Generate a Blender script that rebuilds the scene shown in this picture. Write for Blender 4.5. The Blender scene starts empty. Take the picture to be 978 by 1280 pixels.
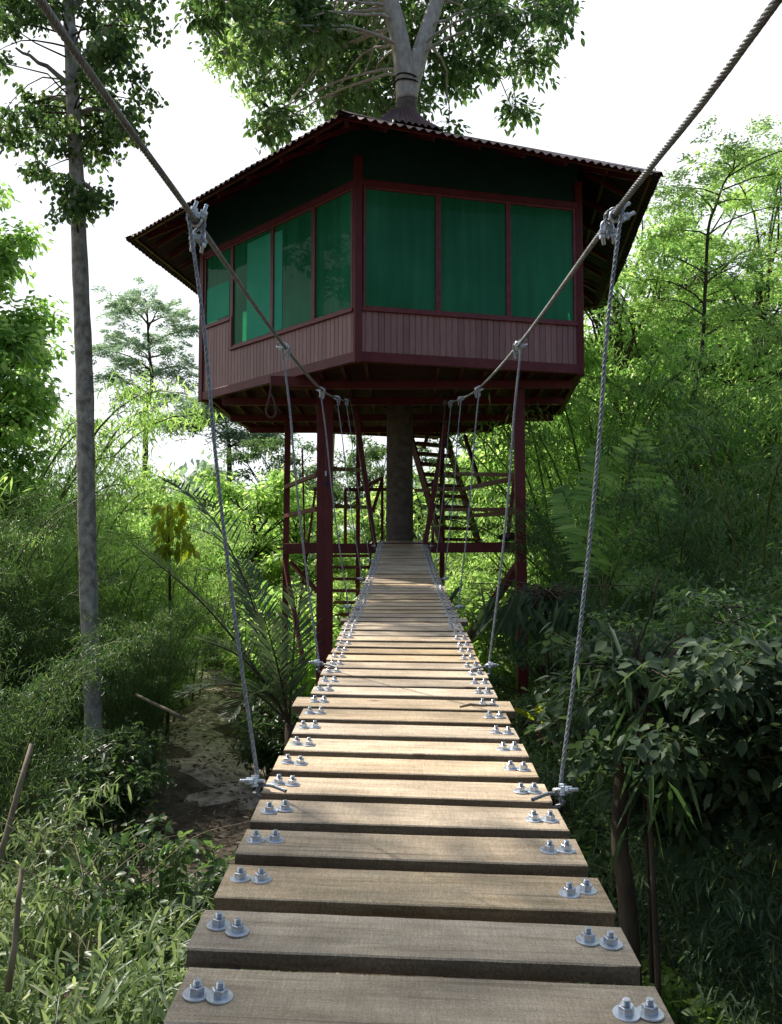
import bpy, math, random
import numpy as np
from mathutils import Vector, Matrix, Euler
R = math.radians
random.seed(7)
RG = np.random.default_rng(11)
scene = bpy.context.scene
COL = scene.collection

# ------------------------------------------------------------------ camera
F = 1042.0
EYE = Vector((0, 0, 4.4))
PITCH = math.atan(60 / F)
YAW = math.atan(14 / F)
ROT = Euler((math.pi / 2 + PITCH, 0, YAW), 'XYZ').to_matrix()
cd = bpy.data.cameras.new('camera')
cd.sensor_fit = 'VERTICAL'; cd.sensor_height = 24; cd.lens = 24 * F / 1280
cd.clip_start = 0.05; cd.clip_end = 2000
cam = bpy.data.objects.new('camera', cd); COL.objects.link(cam)
cam.location = EYE; cam.rotation_euler = (math.pi / 2 + PITCH, 0, YAW)
scene.camera = cam

def ray(px, py):
    return ROT @ Vector(((px - 489) / F, -(py - 640) / F, -1))
def at(px, py, Y):
    d = ray(px, py); return EYE + d * (Y / d.y)
def hit_z(px, py, z):
    d = ray(px, py); return EYE + d * ((z - EYE.z) / d.z)
def hit_wall(px, py, P0, P1):
    d = ray(px, py); n = Vector((P1.y - P0.y, P0.x - P1.x, 0))
    t = (P0 - EYE).dot(n) / d.dot(n); return EYE + d * t

# ------------------------------------------------------------------ helpers
class MB:
    """collects shapes in one mesh"""
    def __init__(s): s.v = []; s.f = []; s.n = 0; s.sm = []
    def add(s, v, f, smooth=False):
        s.v += [tuple(p) for p in v]; s.f += [tuple(i + s.n for i in q) for q in f]
        s.sm += [smooth] * len(f); s.n += len(v)
    def box(s, c, size, rot=None):
        hx, hy, hz = size[0] / 2, size[1] / 2, size[2] / 2
        vs = [Vector((x, y, z)) for x in (-hx, hx) for y in (-hy, hy) for z in (-hz, hz)]
        if rot is not None: vs = [rot @ p for p in vs]
        vs = [p + Vector(c) for p in vs]
        s.add(vs, [(0, 1, 3, 2), (4, 6, 7, 5), (0, 4, 5, 1), (2, 3, 7, 6), (0, 2, 6, 4), (1, 5, 7, 3)])
    def bar(s, a, b, w, h, up=(0, 0, 1)):
        a = Vector(a); b = Vector(b); d = (b - a); L = d.length; d.normalize()
        u = Vector(up)
        if abs(d.dot(u)) > .98: u = Vector((0, 1, 0))
        x = d.cross(u).normalized(); z = x.cross(d)
        M = Matrix((x, d, z)).transposed()
        s.box((a + b) / 2, (w, L, h), M)
    def tube(s, pts, rad, sides=8, caps=True):
        pts = [Vector(p) for p in pts]; n = len(pts)
        if not hasattr(rad, '__len__'): rad = [rad] * n
        up = Vector((0, 0, 1)); vs = []; fs = []; x = None
        for i, p in enumerate(pts):
            d = (pts[min(i + 1, n - 1)] - pts[max(i - 1, 0)]).normalized()
            if x is None:
                x = d.cross(up if abs(d.z) < .9 else Vector((1, 0, 0))).normalized()
            else:
                x = (x - d * x.dot(d)).normalized()
            y = d.cross(x)
            for k in range(sides):
                a = 2 * math.pi * k / sides
                vs.append(p + (x * math.cos(a) + y * math.sin(a)) * rad[i])
        for i in range(n - 1):
            for k in range(sides):
                a = i * sides + k; b = i * sides + (k + 1) % sides
                fs.append((a, b, b + sides, a + sides))
        if caps:
            fs.append(tuple(range(sides))[::-1]); fs.append(tuple((n - 1) * sides + k for k in range(sides)))
        s.add(vs, fs, True)
    def poly(s, pts): s.add(pts, [tuple(range(len(pts)))])
    def build(s, name, m, parent=None, bevel=0):
        me = bpy.data.meshes.new(name)
        me.from_pydata(s.v, [], s.f)
        me.polygons.foreach_set('use_smooth', s.sm)
        me.materials.append(m); me.update()
        return link(name, me, parent, bevel)
def link(name, me, parent=None, bevel=0):
    o = bpy.data.objects.new(name, me); COL.objects.link(o)
    if parent is not None:
        o.parent = parent
        o.matrix_parent_inverse = Matrix.Translation(-Vector(parent.location))
    if bevel:
        b = o.modifiers.new('bevel', 'BEVEL'); b.width = bevel; b.segments = 1; b.limit_method = 'ANGLE'
    return o
def tag(o, label=None, cat=None, group=None, kind=None):
    if label: o['label'] = label
    if cat: o['category'] = cat
    if group: o['group'] = group
    if kind: o['kind'] = kind
    return o
def empty(name, loc=(0, 0, 0)):
    o = bpy.data.objects.new(name, None); COL.objects.link(o); o.location = loc; o.empty_display_size = .2
    return o
def copy_tree(o, parent=None):
    c = o.copy(); COL.objects.link(c)
    if parent: c.parent = parent
    for ch in list(o.children): copy_tree(ch, c)
    return c
def catmull(P, per=8):
    P = [Vector(p) for p in P]; Q = [P[0] * 2 - P[1]] + P + [P[-1] * 2 - P[-2]]; out = []
    for i in range(1, len(Q) - 2):
        for k in range(per):
            t = k / per; a, b, c, d = Q[i - 1:i + 3]
            out.append(.5 * ((2 * b) + (c - a) * t + (2 * a - 5 * b + 4 * c - d) * t * t + (3 * b - 3 * c + d - a) * t ** 3))
    out.append(P[-1]); return out

# ------------------------------------------------------------------ materials
def nodes(name):
    m = bpy.data.materials.new(name); m.use_nodes = True
    nt = m.node_tree; nt.nodes.clear()
    out = nt.nodes.new('ShaderNodeOutputMaterial')
    return m, nt, out
def N(nt, t, **kw):
    n = nt.nodes.new(t)
    for k, v in kw.items():
        if k in n.inputs: n.inputs[k].default_value = v
        else: setattr(n, k, v)
    return n
def ramp(nt, fac, stops):
    r = nt.nodes.new('ShaderNodeValToRGB')
    while len(r.color_ramp.elements) < len(stops): r.color_ramp.elements.new(.5)
    for e, (p, c) in zip(r.color_ramp.elements, stops):
        e.position = p; e.color = (*c, 1)
    nt.links.new(fac, r.inputs[0]); return r
def noise_mat(name, c1, c2, scale=5, rough=.7, bump=.2, bscale=None, stretch=(1, 1, 1), metal=0, detail=6, spec=.4, c3=None, bdist=.01, coords='Object'):
    m, nt, out = nodes(name); L = nt.links.new
    tc = N(nt, 'ShaderNodeTexCoord'); mp = N(nt, 'ShaderNodeMapping'); mp.inputs['Scale'].default_value = stretch
    L(tc.outputs[coords], mp.inputs[0])
    nz = N(nt, 'ShaderNodeTexNoise', Scale=scale, Detail=detail, Roughness=.6); L(mp.outputs[0], nz.inputs['Vector'])
    st = [(.35, c1), (.65, c2)] + ([(.8, c3)] if c3 else [])
    r = ramp(nt, nz.outputs[0], st)
    b = N(nt, 'ShaderNodeBsdfPrincipled', Roughness=rough, Metallic=metal); b.inputs['Specular IOR Level'].default_value = spec
    L(r.outputs[0], b.inputs['Base Color'])
    nb = N(nt, 'ShaderNodeTexNoise', Scale=bscale or scale * 4, Detail=4); L(mp.outputs[0], nb.inputs['Vector'])
    bp = N(nt, 'ShaderNodeBump', Strength=bump, Distance=bdist); L(nb.outputs[0], bp.inputs['Height']); L(bp.outputs[0], b.inputs['Normal'])
    rr = N(nt, 'ShaderNodeMapRange'); rr.inputs['To Min'].default_value = max(0, rough - .12); rr.inputs['To Max'].default_value = min(1, rough + .12)
    L(nb.outputs[0], rr.inputs[0]); L(rr.outputs[0], b.inputs['Roughness'])
    L(b.outputs[0], out.inputs[0]); return m
def leaf_mat(name, stops, trans=1.6, tfac=.42, rough=.42, spec=.35):
    """leaf colour varies leaf by leaf through the 'rnd' attribute"""
    m, nt, out = nodes(name); L = nt.links.new
    at_ = N(nt, 'ShaderNodeAttribute', attribute_name='rnd')
    oi = N(nt, 'ShaderNodeObjectInfo')
    r = ramp(nt, at_.outputs['Fac'], stops)
    hs = N(nt, 'ShaderNodeHueSaturation')
    mr = N(nt, 'ShaderNodeMapRange'); mr.inputs['To Min'].default_value = .8; mr.inputs['To Max'].default_value = 1.25
    L(oi.outputs['Random'], mr.inputs[0]); L(mr.outputs[0], hs.inputs['Value']); L(r.outputs[0], hs.inputs['Color'])
    b = N(nt, 'ShaderNodeBsdfPrincipled', Roughness=rough); b.inputs['Specular IOR Level'].default_value = spec
    L(hs.outputs[0], b.inputs['Base Color'])
    mu = N(nt, 'ShaderNodeMix', data_type='RGBA', blend_type='MULTIPLY'); mu.inputs['Factor'].default_value = 1
    L(hs.outputs[0], mu.inputs[6]); mu.inputs[7].default_value = (trans * 1.2, trans * 1.25, trans * .8, 1)
    t = N(nt, 'ShaderNodeBsdfTranslucent'); L(mu.outputs[2], t.inputs[0])
    mx = N(nt, 'ShaderNodeMixShader'); mx.inputs[0].default_value = tfac
    L(b.outputs[0], mx.inputs[1]); L(t.outputs[0], mx.inputs[2]); L(mx.outputs[0], out.inputs[0])
    return m
LG = lambda k, hue=0: [(0, (.026 * k, .052 * k, .020 * k)), (.4, (.050 * k + hue, .094 * k, .034 * k)), (.8, (.082 * k + hue, .13 * k, .050 * k)), (1, (.18 * k, .20 * k, .10 * k))]
M = {}
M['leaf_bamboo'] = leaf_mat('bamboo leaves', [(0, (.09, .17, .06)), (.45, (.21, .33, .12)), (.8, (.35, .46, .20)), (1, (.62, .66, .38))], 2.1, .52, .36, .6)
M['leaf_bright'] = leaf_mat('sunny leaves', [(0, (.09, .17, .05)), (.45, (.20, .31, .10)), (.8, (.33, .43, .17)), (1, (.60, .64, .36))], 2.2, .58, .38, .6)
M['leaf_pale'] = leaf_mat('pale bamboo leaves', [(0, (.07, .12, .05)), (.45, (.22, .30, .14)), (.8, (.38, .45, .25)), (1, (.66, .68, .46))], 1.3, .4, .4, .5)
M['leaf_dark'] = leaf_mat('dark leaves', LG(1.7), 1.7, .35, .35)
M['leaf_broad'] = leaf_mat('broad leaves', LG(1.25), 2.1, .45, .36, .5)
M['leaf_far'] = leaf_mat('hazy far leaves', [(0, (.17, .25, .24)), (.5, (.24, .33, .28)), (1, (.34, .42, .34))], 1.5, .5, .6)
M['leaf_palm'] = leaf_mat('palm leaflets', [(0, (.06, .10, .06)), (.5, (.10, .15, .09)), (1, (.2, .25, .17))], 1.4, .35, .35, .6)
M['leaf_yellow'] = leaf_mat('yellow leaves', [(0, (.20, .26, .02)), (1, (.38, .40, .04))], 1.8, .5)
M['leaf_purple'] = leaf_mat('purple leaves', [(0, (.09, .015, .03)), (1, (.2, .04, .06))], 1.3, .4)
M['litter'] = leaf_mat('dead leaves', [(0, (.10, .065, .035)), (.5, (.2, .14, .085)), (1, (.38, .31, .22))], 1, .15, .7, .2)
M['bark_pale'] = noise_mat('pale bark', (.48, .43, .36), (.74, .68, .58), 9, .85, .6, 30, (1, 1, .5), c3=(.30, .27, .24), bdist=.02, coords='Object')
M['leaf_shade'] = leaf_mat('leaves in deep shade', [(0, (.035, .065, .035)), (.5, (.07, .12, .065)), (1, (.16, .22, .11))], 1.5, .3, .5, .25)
M['bark_dark'] = noise_mat('dark bark', (.045, .032, .022), (.11, .08, .055), 8, .9, .7, 25, (1, 1, .3), bdist=.02)
M['bark_spotted'] = noise_mat('spotted bark', (.13, .10, .078), (.22, .18, .145), 6, .85, .5, 30, (1, 1, 1.6), c3=(.40, .37, .33), bdist=.015)
M['bark_tall'] = noise_mat('mottled pale bark', (.26, .225, .185), (.66, .61, .53), 8, .85, 1.0, 40, (1, 1, .7), c3=(.80, .77, .70), bdist=.03)
M['culm'] = noise_mat('bamboo culm', (.09, .13, .03), (.2, .2, .07), 6, .5, .2, 30, (1, 1, .3))
M['dry'] = noise_mat('dry bamboo', (.17, .13, .08), (.33, .27, .18), 9, .7, .3, 30, (1, 1, .3))
M['ground'] = noise_mat('forest soil', (.045, .033, .022), (.13, .10, .07), 1.6, .95, .8, 9, detail=10, bdist=.06, c3=(.2, .165, .12))
M['path'] = noise_mat('trodden clay path', (.26, .21, .16), (.62, .54, .44), 4.5, .95, 1.0, 14, detail=10, bdist=.04)
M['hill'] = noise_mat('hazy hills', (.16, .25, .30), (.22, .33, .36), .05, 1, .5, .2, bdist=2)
M['red'] = noise_mat('maroon painted timber', (.14, .019, .022), (.19, .032, .035), 3, .5, .25, 30, (1, 1, 1), c3=(.085, .018, .018), bdist=.004)
M['red_old'] = noise_mat('red paint lightened as if lit', (.14, .025, .022), (.20, .05, .04), 5, .6, .3, 30, c3=(.22, .12, .09), bdist=.005)
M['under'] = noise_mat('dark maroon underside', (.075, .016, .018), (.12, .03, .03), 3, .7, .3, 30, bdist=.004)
M['trim'] = noise_mat('window trim paint', (.2, .035, .04), (.28, .07, .07), 8, .45, .2, 40, bdist=.003)
M['green_panel'] = noise_mat('dark green panel', (.006, .045, .034), (.012, .065, .048), 2, .6, .1, 30, bdist=.003)
M['room'] = noise_mat('room wall paint', (.55, .58, .55), (.66, .68, .64), 2, .8, .05, 30)
M['ceil'] = noise_mat('room ceiling', (.12, .15, .13), (.18, .2, .18), 2, .8, .05, 30)
M['steel'] = noise_mat('galvanised steel', (.5, .54, .6), (.7, .74, .8), 60, .34, .25, 160, metal=.85, bdist=.002)
M['zinc'] = noise_mat('zinc washer', (.55, .61, .7), (.74, .8, .88), 40, .38, .15, 160, metal=.55, bdist=.001)
M['rope'] = noise_mat('hanger wire rope', (.22, .24, .27), (.40, .43, .48), 60, .45, .3, 200, metal=.5, bdist=.002)
M['cable'] = noise_mat('greased main cable', (.12, .122, .128), (.26, .265, .27), 40, .5, .4, 150, metal=.35, bdist=.003)
M['black'] = noise_mat('black cloth', (.012, .012, .014), (.03, .03, .033), 12, .8, .4, 40)
M['fibre'] = noise_mat('fibre rope', (.10, .05, .04), (.18, .10, .08), 40, .9, .4, 120)

def wood_mat(k=1.0, nm='rough sawn plank'):
    m, nt, out = nodes(nm); L = nt.links.new
    tc = N(nt, 'ShaderNodeTexCoord'); oi = N(nt, 'ShaderNodeObjectInfo')
    ad = N(nt, 'ShaderNodeVectorMath', operation='ADD'); sc = N(nt, 'ShaderNodeVectorMath', operation='SCALE'); sc.inputs['Scale'].default_value = 40
    cb = N(nt, 'ShaderNodeCombineXYZ'); L(oi.outputs['Random'], cb.inputs[0]); L(oi.outputs['Random'], cb.inputs[2]); L(cb.outputs[0], sc.inputs[0])
    L(tc.outputs['Object'], ad.inputs[0]); L(sc.outputs[0], ad.inputs[1])
    def mapped(s):
        mp = N(nt, 'ShaderNodeMapping'); mp.inputs['Scale'].default_value = s; L(ad.outputs[0], mp.inputs[0]); return mp.outputs[0]
    grain = N(nt, 'ShaderNodeTexNoise', Scale=6, Detail=9, Roughness=.65, Distortion=.6); L(mapped((.5, 7, 7)), grain.inputs['Vector'])
    saw = N(nt, 'ShaderNodeTexNoise', Scale=26, Detail=4, Roughness=.7); L(mapped((7, .5, 3)), saw.inputs['Vector'])
    speck = N(nt, 'ShaderNodeTexNoise', Scale=170, Detail=3, Roughness=.7); L(mapped((1, 1.4, 1)), speck.inputs['Vector'])
    blot = N(nt, 'ShaderNodeTexNoise', Scale=2.4, Detail=4); L(mapped((1, 2.5, 1)), blot.inputs['Vector'])
    r = ramp(nt, grain.outputs[0], [(.25, (.37 * k, .26 * k, .16 * k)), (.45, (.58 * k, .44 * k, .29 * k)), (.62, (.70 * k, .55 * k, .39 * k)), (.8, (.52 * k, .39 * k, .25 * k))])
    def mul(a, fac_out, lo, hi, rng=(.35, .65)):
        mr = N(nt, 'ShaderNodeMapRange'); mr.inputs['From Min'].default_value = rng[0]; mr.inputs['From Max'].default_value = rng[1]
        mr.inputs['To Min'].default_value = lo; mr.inputs['To Max'].default_value = hi; L(fac_out, mr.inputs[0])
        h = N(nt, 'ShaderNodeHueSaturation'); L(mr.outputs[0], h.inputs['Value']); L(a, h.inputs['Color']); return h.outputs[0]
    c = mul(r.outputs[0], saw.outputs[0], .86, 1.10); c = mul(c, speck.outputs[0], .72, 1.2); c = mul(c, blot.outputs[0], .78, 1.18)
    c = mul(c, oi.outputs['Random'], .8, 1.25, (0, 1))
    sm = N(nt, 'ShaderNodeMath', operation='FRACT'); s2 = N(nt, 'ShaderNodeMath', operation='MULTIPLY'); L(oi.outputs['Random'], s2.inputs[0]); s2.inputs[1].default_value = 7.3; L(s2.outputs[0], sm.inputs[0])
    sr = N(nt, 'ShaderNodeMapRange'); sr.inputs['To Min'].default_value = .82; sr.inputs['To Max'].default_value = 1.2; L(sm.outputs[0], sr.inputs[0])
    sh_ = N(nt, 'ShaderNodeHueSaturation'); L(sr.outputs[0], sh_.inputs['Saturation']); L(c, sh_.inputs['Color']); c = sh_.outputs[0]
    ck_ = N(nt, 'ShaderNodeTexNoise', Scale=3, Detail=3, Distortion=.4); L(mapped((.35, 26, 3)), ck_.inputs['Vector'])
    c = mul(c, ck_.outputs[0], .6, 1.04, (.30, .38))
    st_n = N(nt, 'ShaderNodeTexNoise', Scale=1.3, Detail=6, Roughness=.7); L(mapped((1.2, 1.5, 1)), st_n.inputs['Vector'])
    c = mul(c, st_n.outputs[0], .80, 1.16, (.38, .55))
    # a few knots
    vo = N(nt, 'ShaderNodeTexVoronoi', Scale=1.0); L(mapped((2.2, 6, 2)), vo.inputs['Vector'])
    kn = N(nt, 'ShaderNodeMapRange'); kn.inputs['From Min'].default_value = .03; kn.inputs['From Max'].default_value = .10; L(vo.outputs['Distance'], kn.inputs[0])
    kx = N(nt, 'ShaderNodeMix', data_type='RGBA'); L(kn.outputs[0], kx.inputs['Factor']); kx.inputs[6].default_value = (.10, .06, .035, 1); L(c, kx.inputs[7])
    b = N(nt, 'ShaderNodeBsdfPrincipled', Roughness=.52); b.inputs['Specular IOR Level'].default_value = .55 if k == 1 else .1
    L(kx.outputs[2], b.inputs['Base Color'])
    a1 = N(nt, 'ShaderNodeMath', operation='MULTIPLY_ADD'); L(saw.outputs[0], a1.inputs[0]); a1.inputs[1].default_value = .8; L(speck.outputs[0], a1.inputs[2])
    a2 = N(nt, 'ShaderNodeMath', operation='ADD'); L(a1.outputs[0], a2.inputs[0]); L(grain.outputs[0], a2.inputs[1])
    bp = N(nt, 'ShaderNodeBump', Strength=.55, Distance=.004); L(a2.outputs[0], bp.inputs['Height']); L(bp.outputs[0], b.inputs['Normal'])
    L(b.outputs[0], out.inputs[0]); return m
M['plank'] = wood_mat(); M['plank_edge'] = wood_mat(.36, 'plank edge with painted shade')  # plank sides and undersides darkened: their shade is put into the colour

def wainscot_mat():
    m, nt, out = nodes('mauve boarding'); L = nt.links.new
    at_ = N(nt, 'ShaderNodeAttribute', attribute_name='rnd')
    tc = N(nt, 'ShaderNodeTexCoord'); mp = N(nt, 'ShaderNodeMapping'); mp.inputs['Scale'].default_value = (12, 12, 1.2); L(tc.outputs['Object'], mp.inputs[0])
    nz = N(nt, 'ShaderNodeTexNoise', Scale=2.5, Detail=6); L(mp.outputs[0], nz.inputs['Vector'])
    r = ramp(nt, nz.outputs[0], [(.3, (.34, .165, .15)), (.7, (.44, .235, .21))])
    mr = N(nt, 'ShaderNodeMapRange'); mr.inputs['To Min'].default_value = .82; mr.inputs['To Max'].default_value = 1.18; L(at_.outputs['Fac'], mr.inputs[0])
    h = N(nt, 'ShaderNodeHueSaturation'); L(mr.outputs[0], h.inputs['Value']); L(r.outputs[0], h.inputs['Color'])
    b = N(nt, 'ShaderNodeBsdfPrincipled', Roughness=.5); L(h.outputs[0], b.inputs['Base Color'])
    bp = N(nt, 'ShaderNodeBump', Strength=.2, Distance=.003); L(nz.outputs[0], bp.inputs['Height']); L(bp.outputs[0], b.inputs['Normal'])
    L(b.outputs[0], out.inputs[0]); return m
M['boarding'] = wainscot_mat()

def roof_mat():
    m, nt, out = nodes('rusty maroon roofing'); L = nt.links.new
    tc = N(nt, 'ShaderNodeTexCoord')
    n1 = N(nt, 'ShaderNodeTexNoise', Scale=1.1, Detail=8, Roughness=.65); L(tc.outputs['Object'], n1.inputs['Vector'])
    n2 = N(nt, 'ShaderNodeTexNoise', Scale=14, Detail=5); L(tc.outputs['Object'], n2.inputs['Vector'])
    r = ramp(nt, n1.outputs[0], [(.3, (.14, .075, .08)), (.55, (.22, .125, .13)), (.75, (.30, .20, .20))])
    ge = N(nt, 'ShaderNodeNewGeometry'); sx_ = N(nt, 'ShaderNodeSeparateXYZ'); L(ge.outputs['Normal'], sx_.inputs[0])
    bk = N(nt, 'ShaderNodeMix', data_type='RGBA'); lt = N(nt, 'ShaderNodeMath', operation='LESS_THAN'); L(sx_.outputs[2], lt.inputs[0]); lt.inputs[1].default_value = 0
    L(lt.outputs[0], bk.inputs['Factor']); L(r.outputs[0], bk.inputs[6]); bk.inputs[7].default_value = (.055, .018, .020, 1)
    b = N(nt, 'ShaderNodeBsdfPrincipled', Roughness=.38, Metallic=.25); L(bk.outputs[2], b.inputs['Base Color'])
    bp = N(nt, 'ShaderNodeBump', Strength=.25, Distance=.01); L(n2.outputs[0], bp.inputs['Height']); L(bp.outputs[0], b.inputs['Normal'])
    mr = N(nt, 'ShaderNodeMapRange'); mr.inputs['To Min'].default_value = .28; mr.inputs['To Max'].default_value = .6; L(n2.outputs[0], mr.inputs[0]); L(mr.outputs[0], b.inputs['Roughness'])
    L(b.outputs[0], out.inputs[0]); return m
M['roof'] = roof_mat()

def pane_mat():
    """window glass behind a green film: a tinted see-through sheet with a sheen"""
    m, nt, out = nodes('green filmed glass'); L = nt.links.new
    tr = N(nt, 'ShaderNodeBsdfTransparent'); tr.inputs[0].default_value = (.18, .80, .46, 1)
    tcp = N(nt, 'ShaderNodeTexCoord'); mpp = N(nt, 'ShaderNodeMapping'); mpp.inputs['Scale'].default_value = (5, 5, .25); L(tcp.outputs['Object'], mpp.inputs[0])
    nzp = N(nt, 'ShaderNodeTexNoise', Scale=1.6, Detail=5, Roughness=.6); L(mpp.outputs[0], nzp.inputs['Vector'])
    nz2 = N(nt, 'ShaderNodeTexNoise', Scale=.7, Detail=3); L(tcp.outputs['Object'], nz2.inputs['Vector'])
    av = N(nt, 'ShaderNodeMath', operation='ADD'); L(nzp.outputs[0], av.inputs[0]); L(nz2.outputs[0], av.inputs[1]); hv = N(nt, 'ShaderNodeMath', operation='MULTIPLY'); L(av.outputs[0], hv.inputs[0]); hv.inputs[1].default_value = .5
    rp_ = ramp(nt, hv.outputs[0], [(.36, (.04, .30, .14)), (.52, (.06, .41, .195)), (.66, (.08, .52, .25))])
    df = N(nt, 'ShaderNodeBsdfDiffuse'); L(rp_.outputs[0], df.inputs[0])
    gl = N(nt, 'ShaderNodeBsdfGlossy', Roughness=.04); gl.inputs[0].default_value = (.8, .9, .85, 1)
    a = N(nt, 'ShaderNodeMixShader'); a.inputs[0].default_value = .5; L(tr.outputs[0], a.inputs[1]); L(df.outputs[0], a.inputs[2])
    fr = N(nt, 'ShaderNodeFresnel', IOR=1.4)
    fm = N(nt, 'ShaderNodeMath', operation='MULTIPLY'); L(fr.outputs[0], fm.inputs[0]); fm.inputs[1].default_value = .32
    b = N(nt, 'ShaderNodeMixShader'); L(fm.outputs[0], b.inputs[0]); L(a.outputs[0], b.inputs[1]); L(gl.outputs[0], b.inputs[2])
    L(b.outputs[0], out.inputs[0]); return m
M['pane'] = pane_mat()
def curtain_mat():
    m, nt, out = nodes('pale curtain'); L = nt.links.new
    d = N(nt, 'ShaderNodeBsdfDiffuse'); d.inputs[0].default_value = (.45, .5, .45, 1)
    t = N(nt, 'ShaderNodeBsdfTranslucent'); t.inputs[0].default_value = (.5, .6, .5, 1)
    a = N(nt, 'ShaderNodeMixShader'); a.inputs[0].default_value = .4; L(d.outputs[0], a.inputs[1]); L(t.outputs[0], a.inputs[2]); L(a.outputs[0], out.inputs[0]); return m
M['curtain'] = curtain_mat()

# ------------------------------------------------------------------ world, sun
SUN_EL, SUN_AZ = R(49), R(-48)          # azimuth measured from +Y (ahead) towards +X; the sun stands ahead and to the left
w = bpy.data.worlds.new('World'); scene.world = w; w.use_nodes = True
nt = w.node_tree; nt.nodes.clear(); L = nt.links.new
wo = N(nt, 'ShaderNodeOutputWorld'); bg = N(nt, 'ShaderNodeBackground', Strength=.15)
sky = N(nt, 'ShaderNodeTexSky', sky_type='NISHITA'); sky.sun_disc = False
sky.sun_elevation = SUN_EL; sky.sun_rotation = SUN_AZ
sky.air_density = 1.0; sky.dust_density = 3.0; sky.ozone_density = 1
tc = N(nt, 'ShaderNodeTexCoord'); mp = N(nt, 'ShaderNodeMapping'); mp.inputs['Scale'].default_value = (1, 1, 2.2)
L(tc.outputs['Generated'], mp.inputs[0])
cn = N(nt, 'ShaderNodeTexNoise', Scale=2.2, Detail=7, Roughness=.55); L(mp.outputs[0], cn.inputs['Vector'])
cr = ramp(nt, cn.outputs[0], [(.36, (.5, .5, .5)), (.52, (1, 1, 1))])
mx = N(nt, 'ShaderNodeMix', data_type='RGBA'); dp = N(nt, 'ShaderNodeVectorMath', operation='DOT_PRODUCT'); L(tc.outputs['Generated'], dp.inputs[0]); dp.inputs[1].default_value = (-.35, .93, .15)
hz = N(nt, 'ShaderNodeMapRange', interpolation_type='SMOOTHSTEP'); hz.inputs['From Min'].default_value = .05; hz.inputs['From Max'].default_value = .55; L(dp.outputs['Value'], hz.inputs[0])
hm = N(nt, 'ShaderNodeMath', operation='MULTIPLY'); L(cr.outputs[0], hm.inputs[0]); L(hz.outputs[0], hm.inputs[1]); L(hm.outputs[0], mx.inputs['Factor']); L(sky.outputs[0], mx.inputs[6]); mx.inputs[7].default_value = (8.6, 8.9, 9.2, 1)
L(mx.outputs[2], bg.inputs[0]); L(bg.outputs[0], wo.inputs[0])
sd = bpy.data.lights.new('sun', 'SUN'); sd.energy = 5.0; sd.angle = R(.5); sd.color = (1, .94, .84)
sun = bpy.data.objects.new('sun', sd); COL.objects.link(sun)
sdir = Vector((math.sin(SUN_AZ) * math.cos(SUN_EL), math.cos(SUN_AZ) * math.cos(SUN_EL), math.sin(SUN_EL)))
sun.rotation_euler = sdir.to_track_quat('Z', 'Y').to_euler(); sun.location = (0, 0, 40)
scene.view_settings.view_transform = 'Standard'; scene.view_settings.look = 'None'; scene.view_settings.exposure = 0
scene.cycles.max_bounces = 5; scene.cycles.glossy_bounces = 2; scene.cycles.transparent_max_bounces = 8; scene.cycles.transmission_bounces = 3; scene.cycles.use_light_tree = False; scene.cycles.caustics_reflective = False; scene.cycles.caustics_refractive = False; scene.cycles.diffuse_bounces = 2

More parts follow.
